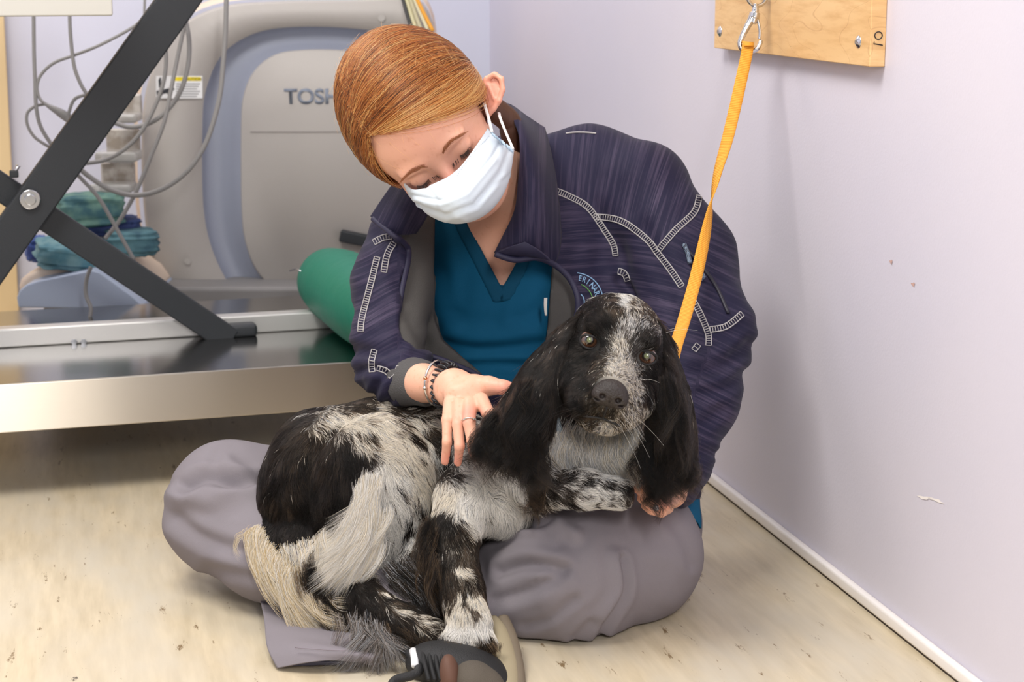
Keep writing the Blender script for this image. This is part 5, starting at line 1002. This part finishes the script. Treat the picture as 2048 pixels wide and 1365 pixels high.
tuft('paw_feathering', [(890, 1290, 2.235), (940, 1304, 2.232), (990, 1292, 2.235)], [(0, 0, 0), (0, 10, -.001), (2, 22, .001)], 700, 6, 7, bk3+[BRN, BRN*1.4], .00018, wav=.0008)
tuft('chest_feathering', [(1110, 885, 2.325), (1150, 872, 2.315), (1200, 870, 2.30), (1260, 868, 2.30), (1290, 880, 2.315)], [(0, 0, 0), (-6, 28, -.006), (0, 62, -.008), (12, 96, .002)], 3000, 11, 18, [WHT, WHT, GRY*1.35, WHT*.9, CRM, GRY], .00022, wav=.007)
# ---- ears
def dog_ear(rows, cols, long_root, long_rel, nlong):
    o = patch('ear', rows, coatm, DOG, thick=.005, sub=3, off=0); bake(o); me = o.data; me.calc_loop_triangles()
    V = np.array([v.co[:] for v in me.vertices]); Qe = np.array([t.vertices[:] for t in me.loop_triangles]); setcol(o, np.tile(BLK*.7, (len(V), 1)))
    N_ = vnormals(V, Qe)
    if (N_@(-FW))[np.argmin(proj(V)[2])] < 0: Qe = Qe[:, ::-1]
    fn_ = lambda p: np.concatenate([field_at(p, [c+(26+.05*0, 1, 0) for c in cols], 3)], 1)
    p, nn = sample(V, Qe, 26000, .2); x, y, d = proj(p); A = np.array(cols, float); W = 1/((x[:, None]-A[:, 0])**2+(y[:, None]-A[:, 1])**2+200)**2; W /= W.sum(1)[:, None]; dd_ = W@A[:, 2:5]
    f = np.concatenate([dd_[:, :3], np.ones((len(p), 1)), np.full((len(p), 1), .25)], 1); path, rad = grow(p, nn, f, K=8, lift=.22, rad=.00016, wav=.10, droop=.25); hair_curves('ear_fur', path, rad, strandcol(p, f)*1.05, furm, o)
    for a, b, n_ in zip(long_root, long_rel, nlong): tuft('ear_feathering', a, b, int(n_*1.2), 9, 15, [BLK, BLK*1.2, BLK*.9, BRN*.35], .00022, K=16, wav=.0085, par=o)
    return o
dog_ear([[(1168, 628, 2.262), (1140, 640, 2.275), (1112, 668, 2.30)], [(1140, 690, 2.245), (1105, 700, 2.245), (1062, 715, 2.28)], [(1128, 750, 2.232), (1078, 760, 2.222), (1024, 780, 2.262)], [(1118, 810, 2.225), (1058, 820, 2.208), (992, 830, 2.25)], [(1102, 856, 2.228), (1045, 862, 2.21), (985, 856, 2.245)], [(1082, 886, 2.235), (1035, 890, 2.225), (1000, 880, 2.25)]],
        [(1140, 660, -.6, .8, 22), (1080, 740, -.6, .8, 34), (1120, 780, -.2, 1, 34), (1010, 800, -.7, .8, 42), (1090, 850, -.1, 1, 48), (1030, 870, -.5, .9, 50), (980, 860, -.6, .8, 46)],
        [[(990, 830, 2.225), (985, 860, 2.225), (1010, 890, 2.22)], [(1020, 885, 2.215), (1050, 895, 2.21), (1085, 890, 2.212)], [(1060, 760, 2.205), (1045, 800, 2.20), (1090, 820, 2.205)]],
        [[(0, 0, 0), (-14, 20, -.004), (-26, 46, -.004), (-30, 72, .0)], [(0, 0, 0), (-6, 26, -.003), (-4, 54, -.003), (10, 88, .002)], [(0, 0, 0), (-14, 40, -.004), (-26, 80, -.004), (-24, 125, 0)]], [1300, 1500, 1200])
dog_ear([[(1312, 640, 2.275), (1330, 660, 2.28), (1345, 695, 2.31)], [(1318, 712, 2.262), (1340, 715, 2.256), (1362, 740, 2.30)], [(1306, 780, 2.255), (1338, 780, 2.235), (1380, 800, 2.29)], [(1296, 850, 2.255), (1338, 850, 2.230), (1390, 865, 2.285)], [(1294, 900, 2.26), (1338, 905, 2.238), (1382, 905, 2.28)], [(1304, 928, 2.27), (1338, 936, 2.255), (1370, 930, 2.28)]],
        [(1330, 680, .4, .9, 20), (1320, 760, -.1, 1, 32), (1365, 780, .3, 1, 32), (1310, 860, -.1, 1, 46), (1375, 870, .1, 1, 44), (1335, 930, -.1, 1, 46)],
        [[(1296, 880, 2.235), (1310, 910, 2.23), (1335, 930, 2.23)], [(1340, 930, 2.23), (1365, 930, 2.24), (1384, 915, 2.255)], [(1330, 760, 2.215), (1345, 790, 2.21), (1360, 820, 2.225)], [(1296, 960, 2.235), (1320, 968, 2.232)]],
        [[(0, 0, 0), (-8, 26, -.003), (-6, 56, -.003), (10, 92, .002)], [(0, 0, 0), (2, 20, -.003), (-8, 44, -.002), (-10, 64, .002)], [(0, 0, 0), (6, 40, -.004), (10, 90, -.004), (2, 140, 0)], [(0, 0, 0), (-6, 20, -.002), (4, 44, -.001), (14, 66, .002)]], [1300, 1100, 1300, 160])
# ---- eyes, nose, mouth, whiskers
eyem = attr_mat('eye', .06, spec=.8); eyem.node_tree.nodes['Principled BSDF'].inputs['Coat Weight'].default_value = 1.0
lidm = mat('eyelid_black', srgb(18, 14, 13), .65)
def eyeball(lx):
    c = dl(lx, -.0020, 0); r = .0112; V = []; n1, n2 = 40, 30; look = (CAMP-c)/np.linalg.norm(CAMP-c); u = UP-look*(UP@look); u /= np.linalg.norm(u); s = np.cross(look, u)
    for i in range(n2+1):
        th = math.pi*i/n2
        for k in range(n1): ph = 2*math.pi*k/n1; V.append(c+r*(look*math.cos(th)*(1.03 if th < .5 else 1)+(u*math.cos(ph)+s*math.sin(ph))*math.sin(th)))
    Fc = [(i*n1+k, i*n1+(k+1) % n1, (i+1)*n1+(k+1) % n1, (i+1)*n1+k) for i in range(n2) for k in range(n1)]
    o = obj('eye', V, Fc, eyem, DOG); th = np.repeat(np.linspace(0, 180, n2+1), n1); C = np.zeros((len(V), 3)); C[:] = srgb(128, 98, 88)[:3]
    C[th < 56] = srgb(24, 14, 10)[:3]; C[th < 49] = srgb(78, 50, 34)[:3]; C[th < 32] = srgb(50, 34, 24)[:3]; C[th < 27] = srgb(22, 16, 12)[:3]; C[th < 17] = srgb(104, 110, 70)[:3]; setcol(o, C)  # green centre paints the flash's eyeshine into the pupil colour
    e = [dl(lx+.0112*math.cos(a)*(1+.06*math.cos(a)), .0080-.004*abs(math.cos(a))**2-.002, (.0074 if math.sin(a) > 0 else .0082)*math.sin(a)) for a in np.linspace(0, 2*math.pi, 33)[:-1]]; tube('eyelid', e, .0017, lidm, DOG, closed=True, seg=10)
eyeball(-.035); eyeball(.035)
nosem = mat('nose_leather', srgb(40, 32, 29), .45, bump=(500, .8), spec=.5)
np_ = [dE((0, .083, -.031), (.0195, .014, .0165), .004), dE((.011, .085, -.035), (.0105, .011, .011), .004), dE((-.011, .085, -.035), (.0105, .011, .011), .004), dE((.0095, .0985, -.034), (.0042, .008, .0036), .002, -1), dE((-.0095, .0985, -.034), (.0042, .008, .0036), .002, -1), dE((.0155, .095, -.040), (.005, .008, .0016), .0015, -1), dE((-.0155, .095, -.040), (.005, .008, .0016), .0015, -1), dE((0, .0985, -.042), (.0008, .006, .010), .0015, -1)]
lo, hi = bounds(np_, .006); Vn, Qn = sdf_mesh(Field(np_), lo, hi, .0012, 8); Vn = smooth_v(Vn, Qn, 2, .5); objnp('nose', Vn, Qn, nosem, DOG)
def onhead(x, z, off=.0006):
    q = dl(x, .14, z); l, n, i, d_ = DT.ray_cast(Vector(q), Vector(-DM[1])); return np.array(l)+DM[1]*off if l is not None else dl(x, .07, z)
tube('mouth', [onhead(x, -.066+.9*abs(x)*.0-(.0-abs(x))*-.12-.15*x*x, .001) for x in np.linspace(-.022, .022, 13)], .0016, lidm, DOG); tube('mouth', [onhead(0, z, .001) for z in np.linspace(-.046, -.066, 5)], .0011, lidm, DOG)
pp = []; rr = []; cc = []
for k in range(20):
    sx = 1 if k % 2 else -1; q = onhead(sx*(.014+.018*RNG.random()), -.045-.022*RNG.random()); d_ = DM[0]*sx*(.8+.3*RNG.random())+DM[1]*.35-DM[2]*(.1+.7*RNG.random()); d_ /= np.linalg.norm(d_); L_ = .02+.035*RNG.random()
    t = np.linspace(0, 1, 8); w_ = q+np.outer(t*L_, d_); w_[:, 2] -= t*t*L_*.3; pp.append(w_); rr.append(np.interp(t, [0, 1], [.00011, .00004])); cc.append(WHT if sx > 0 and k % 4 else BLK*2)
for (x0, y0), rel in (((1325, 668), (70, -6)), ((1330, 664), (46, -6)), ((1275, 762), (42, 4))):
    q = hit(DT, x0, y0)[0]; t = np.linspace(0, 1, 8); w_ = q+np.outer(t, (RT*rel[0]-UP*rel[1])*S_-FW*.01)+np.outer(np.sin(t*3.1), UP)*.003; pp.append(w_); rr.append(np.interp(t, [0, 1], [.00014, .00005])); cc.append(WHT)
hair_curves('whiskers', np.array(pp), np.array(rr), np.array(cc), furm, DOG)
clw = mat('claw', srgb(70, 60, 52), .4)
for tx, ty in ((898, 1306), (922, 1318), (950, 1320), (976, 1308)): tube('claw', [P(tx, ty-4, 2.25), P(tx, ty+5, 2.238), P(tx+1, ty+11, 2.24)], [.003, .0024, .0006], clw if tx != 922 else mat('claw_pale', srgb(224, 216, 208), .4), DOG)
tube('collar', catmull([P(1112, 800, 2.365), P(1122, 868, 2.34), P(1165, 905, 2.312), P(1215, 912, 2.303), P(1262, 900, 2.306), P(1296, 868, 2.33)], 8), .0035, mat('collar_slate', srgb(96, 112, 124), .7), DOG, flat=1.6, upv=UP)
# ================================================================== LEASH: clip on the board, orange webbing down to the dog
LE = empty('leash', P(1345, 690, 2.34)); tag(LE, 'orange ribbed webbing leash running from the steel clip on the board down to the dog', 'leash')
web = bpy.data.materials.new('orange_webbing'); web.use_nodes = True; nt = web.node_tree; N = nt.nodes; L = nt.links; bs = N['Principled BSDF']; bs.inputs['Roughness'].default_value = .6
a = N.new('ShaderNodeAttribute'); a.attribute_name = 'St'; sx_ = N.new('ShaderNodeSeparateXYZ'); L.new(a.outputs['Vector'], sx_.inputs[0])
w1 = N.new('ShaderNodeMath'); w1.operation = 'SINE'; m1 = N.new('ShaderNodeMath'); m1.operation = 'MULTIPLY'; m1.inputs[1].default_value = 2*math.pi/.0027; L.new(sx_.outputs[0], m1.inputs[0]); L.new(m1.outputs[0], w1.inputs[0])
r = N.new('ShaderNodeMapRange'); r.inputs[1].default_value = -1; r.inputs[2].default_value = 1; L.new(w1.outputs[0], r.inputs[0]); L.new(mixc(r, srgb(226, 140, 26), srgb(250, 186, 70)), bs.inputs['Base Color'])
bp = N.new('ShaderNodeBump'); bp.inputs['Strength'].default_value = .8; bp.inputs['Distance'].default_value = .0006; L.new(w1.outputs[0], bp.inputs['Height']); L.new(bp.outputs[0], bs.inputs['Normal'])
# (px, py, depth, half-width px, rotation of the strap about its own length)
st = [(1496, 84, 2.66, 10.5, 0), (1493, 110, 2.655, 11.5, 0), (1476, 190, 2.63, 11, .1), (1455, 280, 2.60, 9.5, .35), (1438, 340, 2.575, 7, .8), (1428, 388, 2.56, 3.2, 1.35), (1420, 430, 2.545, 6, 2.1), (1405, 500, 2.52, 10, 2.7), (1388, 570, 2.49, 12, 3.0), (1368, 640, 2.44, 12.5, 3.14), (1352, 690, 2.385, 12, 3.14), (1345, 720, 2.36, 12, 3.14)]
c_ = catmull([s[:3] for s in st], 12); hw = catmull([(s[4], s[4], s[4]) for s in st], 12)[:, 0]; pc = P(c_[:, 0], c_[:, 1], c_[:, 2]); T_ = np.gradient(pc, axis=0); T_ /= np.linalg.norm(T_, axis=1)[:, None]
wd = .0082; V = []; S = []; sl = np.concatenate([[0], np.cumsum(np.linalg.norm(np.diff(pc, axis=0), axis=1))]); pos_ = np.interp(np.arange(0, sl[-1], .003), sl, np.arange(len(sl)))
wds = np.interp(pos_, np.linspace(0, len(sl)-1, 12), [s[3] for s in st]); 
for u, q_ in zip(pos_, wds):
    i = int(min(u, len(pc)-2)); f_ = u-i; c = pc[i]*(1-f_)+pc[i+1]*f_; t = T_[i]; a0 = RT-t*(RT@t); a0 /= np.linalg.norm(a0); b0 = np.cross(t, a0); th = hw[i]*(1-f_)+hw[i+1]*f_
    ax_ = a0*math.cos(th)+b0*math.sin(th); s_ = np.interp(u, np.arange(len(sl)), sl)
    for e in (-1, -.33, .33, 1): V.append(c+ax_*wd*e); S.append((s_, e, 0))
n = len(pos_); Fc = [(i*4+k, i*4+k+1, (i+1)*4+k+1, (i+1)*4+k) for i in range(n-1) for k in range(3)]
o = obj('strap', V, Fc, web, LE); setst(o, np.array(S)); o.modifiers.new('t', 'SOLIDIFY').thickness = .0018
# loop of the strap through the hook
lp = [P(1498, 92, 2.652), P(1497, 86, 2.655), P(1496, 84, 2.665), P(1496, 90, 2.67), P(1494, 110, 2.664)]
V = [q+RT*.0072*e for q in catmull(lp, 4) for e in (-1, 1)]; Fc = [(2*i, 2*i+1, 2*i+3, 2*i+2) for i in range(len(V)//2-1)]; o = obj('strap_loop', V, Fc, web, LE); setst(o, np.stack([np.repeat(np.arange(len(V)//2)*.002, 2), np.zeros(len(V)), np.zeros(len(V))], 1)); o.modifiers.new('t', 'SOLIDIFY').thickness = .0018
hd = 2.665; hk = lambda pts: catmull([P(x, y, hd) for x, y in pts], 8)
p_ = hk([(1508, 28), (1500, 44), (1490, 62), (1481, 82), (1481, 94), (1489, 102), (1502, 103), (1514, 98), (1521, 86), (1523, 80)]); tube('snap_hook', p_, np.interp(np.linspace(0, 1, len(p_)), [0, .12, .4, .9, 1], [.0062, .0050, .0034, .0032, .0022]), steel, LE, seg=14)
tube('snap_gate', hk([(1514, 34), (1518, 50), (1520, 64), (1519, 78)]), .0021, steel, LE, seg=10)
tube('snap_body', hk([(1511, 18), (1510, 26), (1508, 36), (1505, 46)]), [.0050]*8+[.0075]*9+[.0058]*8, steel, LE, seg=16)
tube('swivel', hk([(1511, 8), (1511, 14), (1511, 20)]), [.0036]*8+[.0046]*9, steel, LE, seg=14)
rg = [P(1514+19*math.cos(a), -8+20*math.sin(a), 2.668+.006*math.cos(a)) for a in np.linspace(0, 2*math.pi, 40)[:-1]]; tube('swivel_ring', rg, .0026, steel, LE, seg=10, closed=True)
# eye plate on the board that the clip hangs from
ep = P(1516, -30, 2.66); eb_ = onplane(1520, -34, WO+WN*.021, WN); tube('hook_eye', catmull([eb_, (eb_+ep)/2+UP*.01, ep+UP*.0, (eb_+ep)/2-UP*.014, eb_-UP*.012], 8), .003, steel, BD, seg=10)
fix_empties()
